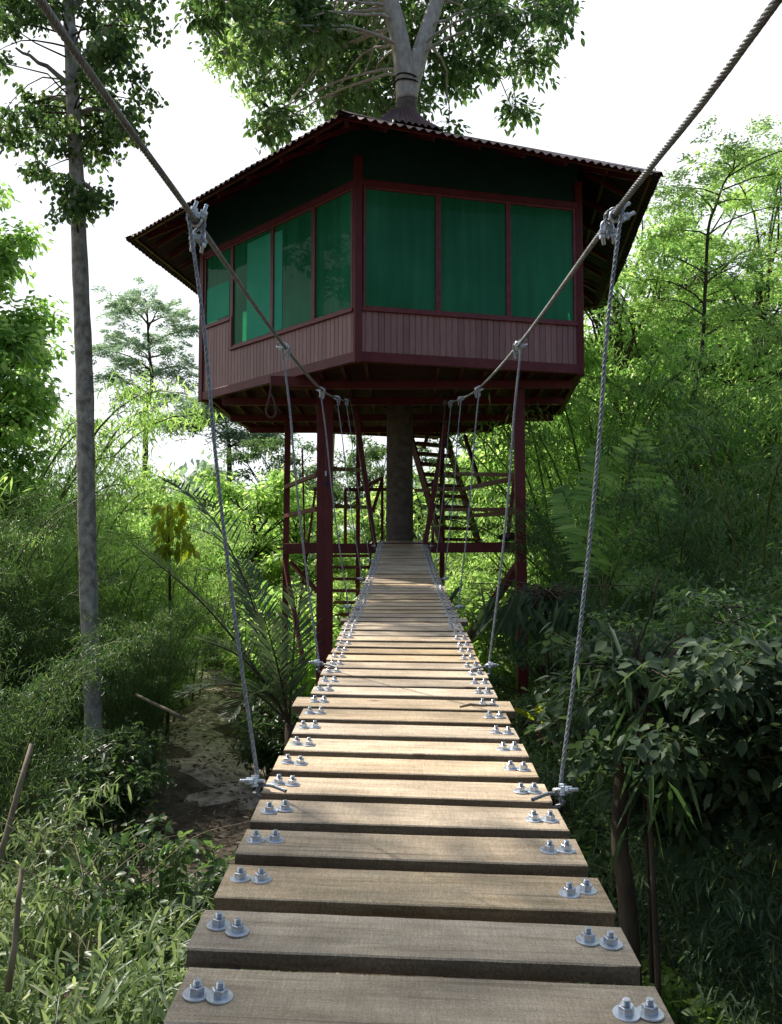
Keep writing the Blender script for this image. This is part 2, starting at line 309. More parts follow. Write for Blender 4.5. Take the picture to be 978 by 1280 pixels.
# ------------------------------------------------------------------ leaves, stems
class Leaves:
    """numpy store of leaf blades: base point, direction, normal, length, width, colour number"""
    def __init__(s): s.P = []; s.D = []; s.Nn = []; s.L = []; s.W = []; s.R = []
    def add(s, P, D, Nn, L, W, Rn):
        n = len(P)
        f = lambda a: np.broadcast_to(np.asarray(a, float), (n,)).copy()
        s.P.append(np.asarray(P, float)); s.D.append(np.asarray(D, float)); s.Nn.append(np.asarray(Nn, float))
        s.L.append(f(L)); s.W.append(f(W)); s.R.append(f(Rn))
    def build(s, name, m, parent=None, detail=0, droop=.15, extra=None):
        P = np.concatenate(s.P); D = np.concatenate(s.D); Nn = np.concatenate(s.Nn)
        Ln = np.concatenate(s.L)[:, None]; W = np.concatenate(s.W)[:, None]; Rn = np.concatenate(s.R)
        D /= np.linalg.norm(D, axis=1, keepdims=True) + 1e-9
        S = np.cross(D, Nn); S /= np.linalg.norm(S, axis=1, keepdims=True) + 1e-9
        U = np.cross(S, D)
        n = len(P); dn = np.array([0, 0, -1.0])
        if detail == 0:
            V = np.stack([P, P + D * Ln * .42 + S * W * .5 + U * W * .16, P + D * Ln + dn * Ln * droop, P + D * Ln * .42 - S * W * .5 + U * W * .16], 1)
            fv = np.array([0, 1, 2, 0, 2, 3]); k = 4; loops = 3; nf = 2
        else:
            V = np.stack([P,
                          P + D * Ln * .28 + S * W * .42 + U * W * .12, P + D * Ln * .28, P + D * Ln * .28 - S * W * .42 + U * W * .12,
                          P + D * Ln * .62 + S * W * .46 + U * W * .10 + dn * Ln * droop * .4, P + D * Ln * .62 + dn * Ln * droop * .45, P + D * Ln * .62 - S * W * .46 + U * W * .10 + dn * Ln * droop * .4,
                          P + D * Ln * .98 + dn * Ln * droop], 1)
            fv = np.array([0, 1, 2, 0, 2, 3, 1, 4, 5, 1, 5, 2, 2, 5, 6, 2, 6, 3, 4, 7, 5, 5, 7, 6]); k = 8; loops = 3; nf = 8
        V = V.reshape(-1, 3)
        fl = (fv[None, :] + (np.arange(n) * k)[:, None]).reshape(-1)
        me = bpy.data.meshes.new(name)
        me.vertices.add(len(V)); me.vertices.foreach_set('co', V.reshape(-1))
        me.loops.add(len(fl)); me.loops.foreach_set('vertex_index', fl.astype(np.int32))
        me.polygons.add(n * nf); me.polygons.foreach_set('loop_start', (np.arange(n * nf) * 3).astype(np.int32))
        me.polygons.foreach_set('loop_total', np.full(n * nf, 3, np.int32))
        if detail: me.polygons.foreach_set('use_smooth', np.ones(n * nf, bool))
        me.update(calc_edges=True)
        a = me.attributes.new('rnd', 'FLOAT', 'POINT'); a.data.foreach_set('value', np.repeat(Rn, k).astype(np.float32))
        me.materials.append(m)
        return link(name, me, parent)
def rdir(n, zlo=-1, zhi=1, rg=RG):
    z = rg.uniform(zlo, zhi, n); a = rg.uniform(0, 2 * math.pi, n); r = np.sqrt(np.maximum(0, 1 - z * z))
    return np.stack([r * np.cos(a), r * np.sin(a), z], 1)
def spray(lv, pts, per, L, W, droop=-.3, spread=.18, out=None, rg=RG, bias=0, flat=.5, tilt=.9):
    """leaves thrown around a set of twig points"""
    pts = np.asarray(pts); n = len(pts) * per
    P = np.repeat(pts, per, 0) + rg.normal(0, spread, (n, 3)) * np.array([1, 1, flat])
    D = rdir(n, -1, .5, rg); D[:, 2] += droop
    if out is not None: D += np.repeat(np.asarray(out), per, 0) * .9
    Nn = rdir(n, .2, 1, rg); Nn[:, 2] += tilt
    base = np.repeat(rg.uniform(.15, .75, len(pts)), per)
    lv.add(P, D, Nn, L * rg.uniform(.65, 1.25, n), W * rg.uniform(.75, 1.2, n), np.clip(base + rg.normal(0, .16, n) + bias, 0, 1))

# ---- plants: every maker returns its root Empty with children trunk / stems and crown
def bamboo(name, seed, H, nc, spread, leafL, dens=1.0, mat='leaf_bamboo', arch=.5, low=.12, thick=.035, ld=0):
    rg = np.random.default_rng(seed); root = empty(name); st = MB(); lv = Leaves(); pts = []
    for c in range(nc):
        a = rg.uniform(0, 2 * math.pi); r0 = rg.uniform(0, spread * .35); h = H * rg.uniform(.55, 1.05)
        b = np.array([math.cos(a) * r0, math.sin(a) * r0, -.2]); a += rg.normal(0, .5)
        o = np.array([math.cos(a), math.sin(a), 0]); lean = rg.uniform(.3, 1) * spread; ns = 14; P = []
        for i in range(ns + 1):
            t = i / ns; z = h * (t - arch * .5 * t ** 4)
            P.append(b + o * lean * (t ** 2.0) + np.array([0, 0, z]))
        st.tube(P, [thick * (1 - .85 * i / ns) + .003 for i in range(ns + 1)], 5, False)
        m = int(34 * dens * h / 8)
        for k in range(m):
            t = low + (1 - low) * rg.uniform(0, 1) ** .8; f = t * ns; i = min(int(f), ns - 1); p = P[i] + (P[i + 1] - P[i]) * (f - i)
            bl = rg.uniform(.2, 1.0) * (.35 + .09 * h) * (1.1 - .5 * t); aa = rg.uniform(0, 6.283)
            d = np.array([math.cos(aa), math.sin(aa), rg.uniform(-.05, .7)])
            q = p
            for j in range(3):
                e = p + d * bl * (j + 1) / 3 + np.array([0, 0, -.25 * bl * ((j + 1) / 3) ** 2]); pts.append(e)
                q = e
            if rg.random() < .35: st.tube([p, p + d * bl * .5 + np.array([0, 0, -.06 * bl]), q], [.006, .005, .003], 3, False)
    pts = np.array(pts)
    spray(lv, pts, 6 if ld == 0 else 7, leafL, leafL * .16, -.45, leafL * .9, rg=rg)
    st.build('stem', M['culm'], root); lv.build('crown', M[mat], root, ld)
    return root
def limb(st, a, b, r0, r1, rg, n=6, wob=.06, sides=6):
    a = np.asarray(a, float); b = np.asarray(b, float); L = np.linalg.norm(b - a); P = []
    j = rg.normal(0, wob * L, 3)
    for i in range(n + 1):
        t = i / n; P.append(a + (b - a) * t + j * math.sin(math.pi * t) + np.array([0, 0, .12 * L * math.sin(math.pi * t)]) + rg.normal(0, .012 * L, 3) * (0 < i < n))
    st.tube(P, [r0 + (r1 - r0) * i / n for i in range(n + 1)], sides, False)
    return P
def broad(name, seed, H, Rc, leafL, leafW, ncl=38, per=150, mat='leaf_broad', bark='bark_dark', tr=.16, zlo=.35, crad=.9, flat=.6, ld=0):
    rg = np.random.default_rng(seed); root = empty(name); st = MB(); lv = Leaves()
    top = np.array([rg.normal(0, .3), rg.normal(0, .3), H * .8])
    T = [np.array([0, 0, -.3]), np.array([rg.normal(0, .1), rg.normal(0, .1), H * .3]), np.array([rg.normal(0, .25), rg.normal(0, .25), H * .55]), top]
    T = [np.array(v) for v in catmull([Vector(t) for t in T], 5)]
    st.tube(T, [tr * (1.15 - .8 * i / (len(T) - 1)) for i in range(len(T))], 9, False)
    for c in range(ncl):
        u = rdir(1, -.7, 1, rg)[0] * rg.uniform(.45, 1) ** .6
        z = H * (zlo + 1) / 2 + u[2] * H * (1 - zlo) / 2
        q = np.array([u[0] * Rc, u[1] * Rc, z]); f = min(max((z * .8 - .3) / (H * .8), .15), .98) * (len(T) - 1)
        p = T[int(f)]; P = limb(st, p, q, tr * .28, .012, rg)
        cr = crad * rg.uniform(.6, 1.25); m = 12
        e = q + rdir(m, -.6, .9, rg) * cr * np.array([1, 1, flat]) * rg.uniform(.5, 1, (m, 1))
        for k in range(0, m, 2): st.tube([q, (q + e[k]) / 2 + rg.normal(0, .04, 3), e[k]], [.014, .01, .005], 3, False)
        seg = np.concatenate([q + (e - q) * t for t in (.45, .75, 1)]); o = np.concatenate([e - q] * 3); o /= np.linalg.norm(o, axis=1, keepdims=True) + .01
        spray(lv, seg, max(1, per // len(seg)), leafL, leafW, -.25, leafL * .8, o, rg)
    st.build('trunk', M[bark], root); lv.build('crown', M[mat], root, ld)
    return root
def pinnate(lv, st, base, tip, sag, nl, ll, lw, rg, rr=.012, up=(0, 0, 1), ang=.9, bias=0, lift=.25, ldroop=0):
    """one palm or fern frond: a curved rachis with leaflets down both sides"""
    a = np.asarray(base, float); b = np.asarray(tip, float); L = np.linalg.norm(b - a); P = []; n = 14
    for i in range(n + 1):
        t = i / n; P.append(a + (b - a) * t + np.array([0, 0, sag * L * math.sin(math.pi * t) * (1 - .25 * t)]))
    st.tube(P, [rr * (1 - .8 * i / n) for i in range(n + 1)], 5, False)
    P = np.array(P); T = np.gradient(P, axis=0); T /= np.linalg.norm(T, axis=1, keepdims=True)
    t = np.linspace(.12, 1, nl); f = t * n; i = np.minimum(f.astype(int), n - 1); fr = (f - i)[:, None]
    Q = P[i] * (1 - fr) + P[i + 1] * fr; D = T[i]; S = np.cross(D, np.array(up)); S /= np.linalg.norm(S, axis=1, keepdims=True) + 1e-9
    U = np.cross(S, D)
    env = np.sin(np.pi * np.clip(t * .86 + .12, 0, 1)) ** .6
    for sgn in (-1, 1):
        dd = D * math.cos(ang) + S * sgn * math.sin(ang) + U * lift + rg.normal(0, .09, (nl, 3)) + np.array([0, 0, -ldroop])
        lv.add(Q, dd, U + S * sgn * .4 + rg.normal(0, .1, (nl, 3)), ll * env * rg.uniform(.8, 1.1, nl), lw, np.clip(rg.normal(.45 + bias, .2, nl), 0, 1))
    return P
def feathery(name, seed, H, Rc, mat='leaf_bamboo', bark='bark_pale', tr=.1, zlo=.55, nf=90, fl=1.0, trunk=None, centres=None, lsize=.07, per=4, zsp=.3):
    """umbrella tree: layered flat sprays of fine compound leaves"""
    rg = np.random.default_rng(seed); root = empty(name); st = MB(); lv = Leaves()
    T = trunk or [(0, 0, -.3), (rg.normal(0, .2), rg.normal(0, .2), H * .3), (rg.normal(0, .4), rg.normal(0, .4), H * .6), (rg.normal(0, .5), rg.normal(0, .5), H * .9)]
    T = [np.array(v) for v in catmull([Vector(t) for t in T], 6)]
    st.tube(T, [tr * (1.1 - .85 * i / (len(T) - 1)) for i in range(len(T))], 8, False)
    if centres is None:
        centres = []
        for c in range(16):
            a = rg.uniform(0, 6.283); z = H * rg.uniform(zlo, 1); r = Rc * math.sqrt(rg.uniform(.05, 1)) * (1.2 - .6 * (z / H - zlo) / (1 - zlo))
            centres.append((math.cos(a) * r, math.sin(a) * r, z))
    for q in centres:
        q = np.array(q); zt = [abs(p[2] - (q[2] - .35 * np.linalg.norm((p - q)[:2]))) for p in T]; p = T[int(np.argmin(zt))]
        limb(st, p, q, tr * .35, .012, rg, 5, .05, 5)
        for k in range(max(2, nf // len(centres))):
            d = rdir(1, -.15, .3, rg)[0]; c = q + rdir(1, -zsp, zsp, rg)[0] * fl * 1.2 * rg.uniform(0, 1); L = fl * rg.uniform(.6, 1.2)
            n = 22; t = np.repeat(np.linspace(.1, 1, n), per); PP = c + d * L * t[:, None] + np.array([0, 0, -.35]) * L * (t ** 2)[:, None]
            S = np.cross(d, [0, 0, 1]); sg = rg.uniform(-1, 1, len(t))[:, None]
            PP = PP + S * sg * L * .34 * (1 - .5 * t)[:, None] + rg.normal(0, .02, (len(t), 3)) + np.array([0, 0, 1]) * rg.normal(0, .09 * L, (len(t), 1))
            lv.add(PP, d + S * sg * 1.5 + rg.normal(0, .3, (len(t), 3)), rdir(len(t), .6, 1, rg), lsize * rg.uniform(.7, 1.3, len(t)) * 2, lsize * .8, np.clip(rg.normal(rg.uniform(.3, .7), .12, len(t)), 0, 1))
    st.build('trunk', M[bark], root); lv.build('crown', M[mat], root, 0)
    return root
def shrub(name, seed, H, Rr, leafL, leafW, nst=26, mat='leaf_broad', ld=1, per=5, droop=-.2, stem='culm', low=.25):
    rg = np.random.default_rng(seed); root = empty(name); st = MB(); lv = Leaves(); pts = []; outs = []
    for c in range(nst):
        a = rg.uniform(0, 6.283); o = np.array([math.cos(a), math.sin(a), 0]); h = H * rg.uniform(.45, 1); r = Rr * rg.uniform(.15, 1)
        P = [o * .1 * Rr + np.array([0, 0, -.1]), o * r * .35 + np.array([0, 0, h * .5]), o * r * .8 + np.array([0, 0, h * .9]), o * r * 1.1 + np.array([0, 0, h])]
        P = [np.array(v) for v in catmull([Vector(p) for p in P], 4)]; st.tube(P, [.012 * (1.1 - .8 * i / (len(P) - 1)) for i in range(len(P))], 4, False)
        for k in range(9):
            t = low + (1 - low) * rg.random(); f = t * (len(P) - 1); i = min(int(f), len(P) - 2); p = P[i] + (P[i + 1] - P[i]) * (f - i)
            d = rdir(1, -.1, .7, rg)[0]; e = p + d * Rr * .28 * rg.uniform(.3, 1); st.tube([p, e], [.005, .003], 3, False)
            pts += [e, (e + p) / 2]; outs += [d, d]
    spray(lv, np.array(pts), per, leafL, leafW, droop, leafL * .5, np.array(outs), rg, flat=.7)
    st.build('stem', M[stem], root); lv.build('leaves', M[mat], root, ld)
    return root

# ------------------------------------------------------------------ terrain
def terr(x, y):
    n = .18 * math.sin(x * .31 + 1.3) * math.cos(y * .23) + .10 * math.sin(x * .9 + y * .7) + .05 * math.sin(x * 2.3 - y * 1.9)
    d = math.hypot(x, y - 10); far = max(0, d - 35)
    return n * min(1, 1) + far * .015 + .6 * math.sin(x * .03) * min(1, far / 30)
def pathx(y): return -3.3 - .27 * (y - 15.3) + .25 * math.sin(y * .5)
def sheet():
    xs = np.concatenate([np.linspace(-420, -40, 24), np.linspace(-38, 38, 190), np.linspace(40, 420, 24)])
    ys = np.concatenate([np.linspace(-120, -12, 12), np.linspace(-10, 60, 180), np.linspace(64, 560, 30)])
    V = []; Fc = []
    for y in ys:
        for x in xs: V.append((x, y, terr(x, y) + .03 * random.random()))
    nx = len(xs)
    for j in range(len(ys) - 1):
        for i in range(nx - 1):
            a = j * nx + i; Fc.append((a, a + 1, a + nx + 1, a + nx))
    b = MB(); b.add(V, Fc, True); return tag(b.build('ground', M['ground']), 'brown forest floor under the bridge', 'ground', kind='structure')
sheet()
pb = MB(); V = []; Fc = []; ny = 50; nx = 9
for j in range(ny + 1):
    y = 14 + j * .42
    hw = .62 + .25 * math.sin(j * .9) + .2 * math.sin(j * 2.1)
    for i in range(nx + 1):
        u = i / nx * 2 - 1; x = pathx(y) + u * hw * (1.5 if 14 < y < 24 else 1.0); V.append((x, y, terr(x, y) + .06 - .09 * abs(u) ** 3 - .12 * max(0, 1 - j / 4) + .03 * random.random()))
for j in range(ny):
    for i in range(nx):
        a = j * (nx + 1) + i; Fc.append((a, a + 1, a + nx + 2, a + nx + 1))
pb.add(V, Fc, True); tag(pb.build('path', M['path']), 'pale trodden path through the trees left of the bridge', 'path', kind='structure')
hb = MB(); V = []; Fc = []; nn = 90
for i in range(nn + 1):
    a = R(-75 + 150 * i / nn); 
    for k, (rr, hh) in enumerate([(300, -5), (340, .45), (400, .85), (470, 1.0), (560, .6)]):
        h = (26 + 9 * math.sin(i * .23 + 1) + 5 * math.sin(i * .61)) if k else 0
        V.append((math.sin(a) * rr, math.cos(a) * rr, (h * hh if k else -2)))
for i in range(nn):
    for k in range(4):
        a = i * 5 + k; Fc.append((a, a + 1, a + 6, a + 5))
hb.add(V, Fc, True); tag(hb.build('hills', M['hill']), 'hazy blue hills far beyond the trees', 'hills', kind='structure')
# leaf litter on the ground around the bridge
lv = Leaves(); n = 12000
X = RG.uniform(-9, 9, n); Y = 3 + RG.uniform(0, 1, n) ** .8 * 30; pm = RG.random(n) < .10
X = np.where(pm, np.array([pathx(y) for y in Y]) + RG.normal(0, 1.3, n), X)
Z = np.array([terr(x, y) for x, y in zip(X, Y)]) + .07
lv.add(np.stack([X, Y, Z], 1), rdir(n, -.1, .35), rdir(n, .5, 1), RG.uniform(.06, .2, n), RG.uniform(.03, .07, n), RG.random(n))
tag(lv.build('leaf_litter', M['litter'], None, 0, .0), 'scattered dead brown leaves lying on the forest floor', 'leaf litter', kind='stuff')

# ------------------------------------------------------------------ bridge deck
PZ = [(0.6, -1.03), (2.05, -.984), (2.88, -.945), (3.71, -.885), (4.8, -.815), (5.8, -.725), (7.4, -.61), (10, -.425), (13.8, -.11), (18.0, .43)]
co = np.polyfit([p[0] for p in PZ], [p[1] for p in PZ], 3)
def deckz(y): return EYE.z + float(np.polyval(co, y))
def decks(y): return float(np.polyval(np.polyder(co), y))
def deckx(y): return .04 * max(0, 1 - y / 5.0) + 0.01 - .006 * 0
def roll(y): return -.046 + .046 * min(1, y / 9.5) ** .8
def halfw(y): return .55 - .03 * min(1, max(0, (y - 8) / 10))
ORD = ['first', 'second', 'third', 'fourth', 'fifth', 'sixth', 'seventh', 'eighth', 'ninth', 'tenth', 'eleventh', 'twelfth', 'thirteenth', 'fourteenth', 'fifteenth', 'sixteenth', 'seventeenth', 'eighteenth', 'nineteenth', 'twentieth']
TENS = ['', '', 'twenty', 'thirty', 'forty', 'fifty', 'sixty']; TENTH = ['', '', 'twentieth', 'thirtieth', 'fortieth', 'fiftieth', 'sixtieth']
def ordinal(i):
    if i <= 20: return ORD[i - 1]
    return TENTH[i // 10] if i % 10 == 0 else TENS[i // 10] + '-' + ORD[i % 10 - 1]
def plank_mesh(Lp, Wp, Tp, sd):
    rg = random.Random(sd); b = MB(); nx = 14
    prof = [(-Wp / 2, -Tp), (-Wp / 2, -.004), (-Wp / 2 + .004, 0), (Wp / 2 - .004, 0), (Wp / 2, -.004), (Wp / 2, -Tp)]
    V = []; cup = rg.uniform(-.0015, .003); tw = rg.uniform(-.004, .004)
    for i in range(nx + 1):
        u = i / nx * 2 - 1; x = u * Lp / 2; e = rg.uniform(-.0012, .0012); e2 = rg.uniform(-.0012, .0012)
        for k, (y, z) in enumerate(prof):
            yy = y + (e if y < 0 else e2) + (rg.uniform(-.003, .003) if i in (0, nx) else 0); V.append((x + (rg.uniform(-.003, .003) if i in (0, nx) else 0), yy, z + cup * u * u + tw * u * y * 4))
    Fc = []; m = len(prof)
    for i in range(nx):
        for k in range(m): a = i * m + k; c = i * m + (k + 1) % m; Fc.append((a, a + m, c + m, c))
    Fc.append(tuple(range(m))); Fc.append(tuple(nx * m + k for k in range(m))[::-1])
    b.add(V, Fc); b.sides = [k for k in range(nx * m) if k % m not in (1, 2, 3)] + [nx * m, nx * m + 1]; return b
def hexagon(b, c, r, z0, z1, rot=0, ch=.0015):
    V = []; 
    for (z, rr) in ((z0, r), (z1 - ch, r), (z1, r - ch * 1.6)):
        for k in range(6): a = rot + k * math.pi / 3; V.append((c[0] + rr * math.cos(a), c[1] + rr * math.sin(a), z))
    Fc = [(k, (k + 1) % 6, 6 + (k + 1) % 6, 6 + k) for k in range(6)] + [(6 + k, 6 + (k + 1) % 6, 12 + (k + 1) % 6, 12 + k) for k in range(6)] + [tuple(range(12, 18))]
    b.add(V, Fc)
def cyl(b, c, r, z0, z1, n=16, ch=.001):
    V = []
    for (z, rr) in ((z0, r), (z1 - ch, r), (z1, r - ch)):
        for k in range(n): a = k * 2 * math.pi / n; V.append((c[0] + rr * math.cos(a), c[1] + rr * math.sin(a), z))
    b.add(V, [(k, (k + 1) % n, n + (k + 1) % n, n + k) for k in range(n)] + [(n + k, n + (k + 1) % n, 2 * n + (k + 1) % n, 2 * n + k) for k in range(n)] + [tuple(range(2 * n, 3 * n))])
# shared bolt meshes: shank + nut, washer
bm_ = MB(); hexagon(bm_, (0, 0), .0178, .0035, .0215)
V = []
nth = 9
for i in range(nth * 2 + 1):
    z = .021 + i * .0135 / (nth * 2); r_ = .0088 if i % 2 else .0078
    for k in range(12): V.append((r_ * math.cos(k * math.pi / 6), r_ * math.sin(k * math.pi / 6), z))
bm_.add(V, [(i * 12 + k, i * 12 + (k + 1) % 12, i * 12 + 12 + (k + 1) % 12, i * 12 + 12 + k) for i in range(nth * 2) for k in range(12)] + [tuple(nth * 2 * 12 + k for k in range(12))])
proto_bolt = bm_.build('bolt', M['steel']); bolt_me = proto_bolt.data; bpy.data.objects.remove(proto_bolt)
wm = MB(); cyl(wm, (0, 0), .0305, .0002, .0035, 28, .0008)
pw = wm.build('washer', M['zinc']); wash_me = pw.data; bpy.data.objects.remove(pw)
y = 1.065; i = -1; planks = []; LONG = (13, 25)
rp = random.Random(5)
while y < 17.95:
    i += 1; no = i
    Wp = .205 + rp.uniform(-.008, .01); pitch = .284
    longp = 1.0
    L_ = halfw(y) * 2 + rp.uniform(-.012, .012)
    if i in LONG: L_ *= 1.11
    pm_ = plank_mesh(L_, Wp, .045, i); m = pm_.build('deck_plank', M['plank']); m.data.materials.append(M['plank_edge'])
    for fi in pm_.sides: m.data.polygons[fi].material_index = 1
    m.location = (deckx(y) + rp.uniform(-.008, .008), y, deckz(y) + rp.uniform(-.003, .003)); m.rotation_euler = (math.atan(decks(y)) + rp.uniform(-.006, .006), -roll(y), rp.uniform(-.004, .004))
    if i in LONG:
        lb = ('longer pale timber plank sticking out past both deck edges, the nearer of the two' if i == LONG[0] else 'longer timber plank sticking out past both deck edges, the farther of the two')
    else:
        lb = 'sawn timber deck plank, %s board counting from the near end of the bridge' % ordinal(i + 1)
    tag(m, lb, 'plank', 'cross planks of the bridge deck'); planks.append(m)
    for sx in (-1, 1):
        for q in (0, 1):
            px = sx * (halfw(y) - .075) + (q * .057 - .0285) * 1 + rp.uniform(-.004, .004) + (-.0 if sx < 0 else 0)
            bo = bpy.data.objects.new('bolt', bolt_me); COL.objects.link(bo); bo.parent = m; bo.location = (px, rp.uniform(-.018, .018), 0); bo.rotation_euler = (rp.uniform(-.05, .05), rp.uniform(-.05, .05), rp.uniform(0, 6))
            wa = bpy.data.objects.new('washer', wash_me); COL.objects.link(wa); wa.parent = bo; wa.location = (0, 0, .0006 * (q + 1))
    y += pitch + rp.uniform(-.012, .012)

# ------------------------------------------------------------------ cables
def strands(b, path, R0, ns=6, lay=None, sides=5, step=None):
    """a laid wire rope: ns round strands twisted round the path"""
    lay = lay or R0 * 13; path = [Vector(p) for p in path]
    # arc-length resample
    S = [0]
    for a, c in zip(path, path[1:]): S.append(S[-1] + (c - a).length)
    step = step or lay / 9; n = max(4, int(S[-1] / step)); Q = []; j = 0
    for i in range(n + 1):
        s = S[-1] * i / n
        while j < len(S) - 2 and S[j + 1] < s: j += 1
        t = (s - S[j]) / max(1e-9, S[j + 1] - S[j]); Q.append(path[j].lerp(path[j + 1], t))
    rs = R0 * (.42 if ns > 3 else .5); rc = R0 - rs; x = None; Fr = []
    for i in range(n + 1):
        d = (Q[min(i + 1, n)] - Q[max(i - 1, 0)]).normalized()
        if x is None: x = d.cross(Vector((0, 0, 1)) if abs(d.z) < .9 else Vector((1, 0, 0))).normalized()
        else: x = (x - d * x.dot(d)).normalized()
        Fr.append((x.copy(), d.cross(x)))
    for k in range(ns):
        P = []
        for i in range(n + 1):
            a = 2 * math.pi * (k / ns + S[-1] * i / n / lay); X, Yv = Fr[i]; P.append(Q[i] + (X * math.cos(a) + Yv * math.sin(a)) * rc)
        b.tube(P, rs, sides, False)
HZ = [3.3, 5.8, 8.9, 11.7, 14.3, 16.7]
TL = [(245, 276), (357, 435), (403, 488), (423, 498), (434, 501), (438, 492)]
TR = [(768, 268), (648, 432), (597, 487), (575, 499), (563, 503), (556, 503)]
BLp = [(336, 974), (410, 826), (445, 751), (454, 722), (462, 698), (469, 684)]
BRp = [(700, 1004), (594, 832), (563, 758), (552, 724), (541, 698), (533, 684)]
side_cables = {}
for nm, T, X0, e0 in (('left', TL, -.83, (50, 0)), ('right', TR, .85, (972, 0))):
    near = at(e0[0], e0[1], 1.9)
    P = [(X0 * 1.12, -6, EYE.z + 1.75), (X0 * 1.05, -3, EYE.z + 1.45), (X0 * 1.01, -.4, EYE.z + 1.28), near] + [at(p[0], p[1], z) for p, z in zip(T, HZ)]
    last = P[-1]; P.append((last.x, 17.3, EYE.z + 3.5)); P = catmull(P, 6); side_cables[nm] = P
    b = MB(); strands(b, P, .0125, 6, .13, 5)
    o = b.build('main_cable', M['cable'])
    tag(o, 'thick twisted steel main cable sagging along the %s side of the bridge' % nm, 'cable', 'main cables of the suspension bridge')

def clip(parent, c, axis, stud, s=1.0, nuts=True):
    """wire rope clip: saddle, U-bolt with two threaded ends, two nuts; axis along the rope, studs point along 'stud'"""
    c = Vector(c); ax = Vector(axis).normalized(); sd_ = Vector(stud); sd_ = (sd_ - ax * sd_.dot(ax)).normalized(); x = ax.cross(sd_)
    b = MB(); g = .017 * s; r = .0065 * s
    P = []
    for k in range(9):
        a = math.pi * k / 8; P.append(c - sd_ * (math.sin(a) * g * 1.1) + x * (math.cos(a) * g) - sd_ * .004 * s)
    P = [c + x * g + sd_ * .055 * s] + P + [c - x * g + sd_ * .055 * s]
    b.tube(P, r, 8)
    Mx = Matrix((x, ax, sd_)).transposed()
    b.box(c + sd_ * .014 * s, (.056 * s, .024 * s, .013 * s), Mx); b.box(c + sd_ * .008 * s + ax * .014 * s, (.030 * s, .010 * s, .018 * s), Mx); b.box(c + sd_ * .008 * s - ax * .014 * s, (.030 * s, .010 * s, .018 * s), Mx)
    o = b.build('cable_clip', M['steel'], parent, .0015)
    if nuts:
        for sg in (-1, 1):
            h = MB(); hexagon(h, (0, 0), .0125 * s, 0, .012 * s, .3); h.v = [tuple(Mx @ Vector(v) + c + x * g * sg + sd_ * .022 * s) for v in h.v]
            n_ = h.build('nut', M['zinc'], o); n_.matrix_parent_inverse = Matrix.Translation(-Vector(parent.location))
            n_.matrix_parent_inverse = Matrix.Identity(4)
    return o
HN = ['nearest', 'second', 'third', 'fourth', 'fifth', 'farthest']
for nm, T, B, sx in (('left', TL, BLp, -1), ('right', TR, BRp, 1)):
    for k in range(6):
        z = HZ[k]; a = at(*T[k], z); b_ = at(*B[k], z - .02)
        b_.x = deckx(z) + sx * (halfw(z) + .035); b_.z = deckz(z) + sx * roll(z) * halfw(z) + .03
        axm = min(range(len(side_cables[nm]) - 1), key=lambda i: (side_cables[nm][i] - a).length)
        cdv = (side_cables[nm][min(axm + 1, len(side_cables[nm]) - 1)] - side_cables[nm][max(0, axm - 1)]).normalized()
        hang = MB(); rr = .0078
        bow = [Vector((sx * .025 * math.sin(math.pi * t), 0, 0)) for t in (0, .2, .4, .6, .8, 1)]
        mids = [a.lerp(b_, t) + bw for t, bw in zip((0.02, .2, .4, .6, .8, 1), bow)]
        # eye loop over the main cable
        side = Vector((sx * 1.0, 0, 0)); lp = []
        for q in range(9):
            an = -math.pi * .5 + 2 * math.pi * q / 8 * .85
            lp.append(a + side * math.cos(an) * .026 * (1 if q < 8 else .6) + Vector((0, 0, 1)) * math.sin(an) * .026 + cdv * (.012 * (q - 4)))
        path = catmull([a - Vector((0, 0, .09)) - side * .012 + cdv * .03] + lp[::-1][1:-1] + mids[1:] + [b_ + Vector((sx * .012, 0, -.05)), b_ + Vector((-sx * .05, .01, -.085))], 5)
        strands(hang, path, rr * 1.08, 3, .075, 4 if k > 2 else 6)
        # short dead end lying over the board
        if k < 3: strands(hang, catmull([b_ + Vector((0, -.01, -.02)), b_ + Vector((-sx * .05, -.03, -.01)), b_ + Vector((-sx * .12, -.07, -.022))], 4), rr, 5, .085, 4)
        root = empty('hanger_cable', b_)
        hang.build('wire_rope', M['rope'], root)
        s = 1.25 if k == 0 else 1.08
        if k == 0 and sx < 0:
            clip(root, a + cdv * .005 + Vector((0, 0, .01)), cdv, Vector((.35, 0, 1)), s); clip(root, a + cdv * .05 + Vector((.0, 0, -.045)), cdv, Vector((-.15, 0, -1)), s)
        elif k == 0:
            clip(root, a + cdv * .0 + Vector((0.012, 0, -.004)), cdv, Vector((1, 0, .5)), s); clip(root, a + cdv * .07 + Vector((-.01, 0, -.03)), cdv, Vector((.1, -.2, -1)), s)
        else:
            clip(root, a + cdv * -.03, cdv, Vector((sx * (1 if k != 1 or sx > 0 else 1), -.3, .35)), s, k < 4); clip(root, a + cdv * .07 - Vector((0, 0, .02)), cdv, Vector((sx * .3, -.3, 1 if k % 2 else -1)), s, k < 4)
        clip(root, b_ + Vector((0, -.01, .0)), Vector((0, .25, 1)), Vector((sx, -.55, -.12 if sx < 0 else 0)), 1.15, k < 4)
        tag(root, '%s of the six twisted wire hangers on the %s side of the bridge' % (HN[k], nm), 'hanger cable', 'hanger cables holding the deck')
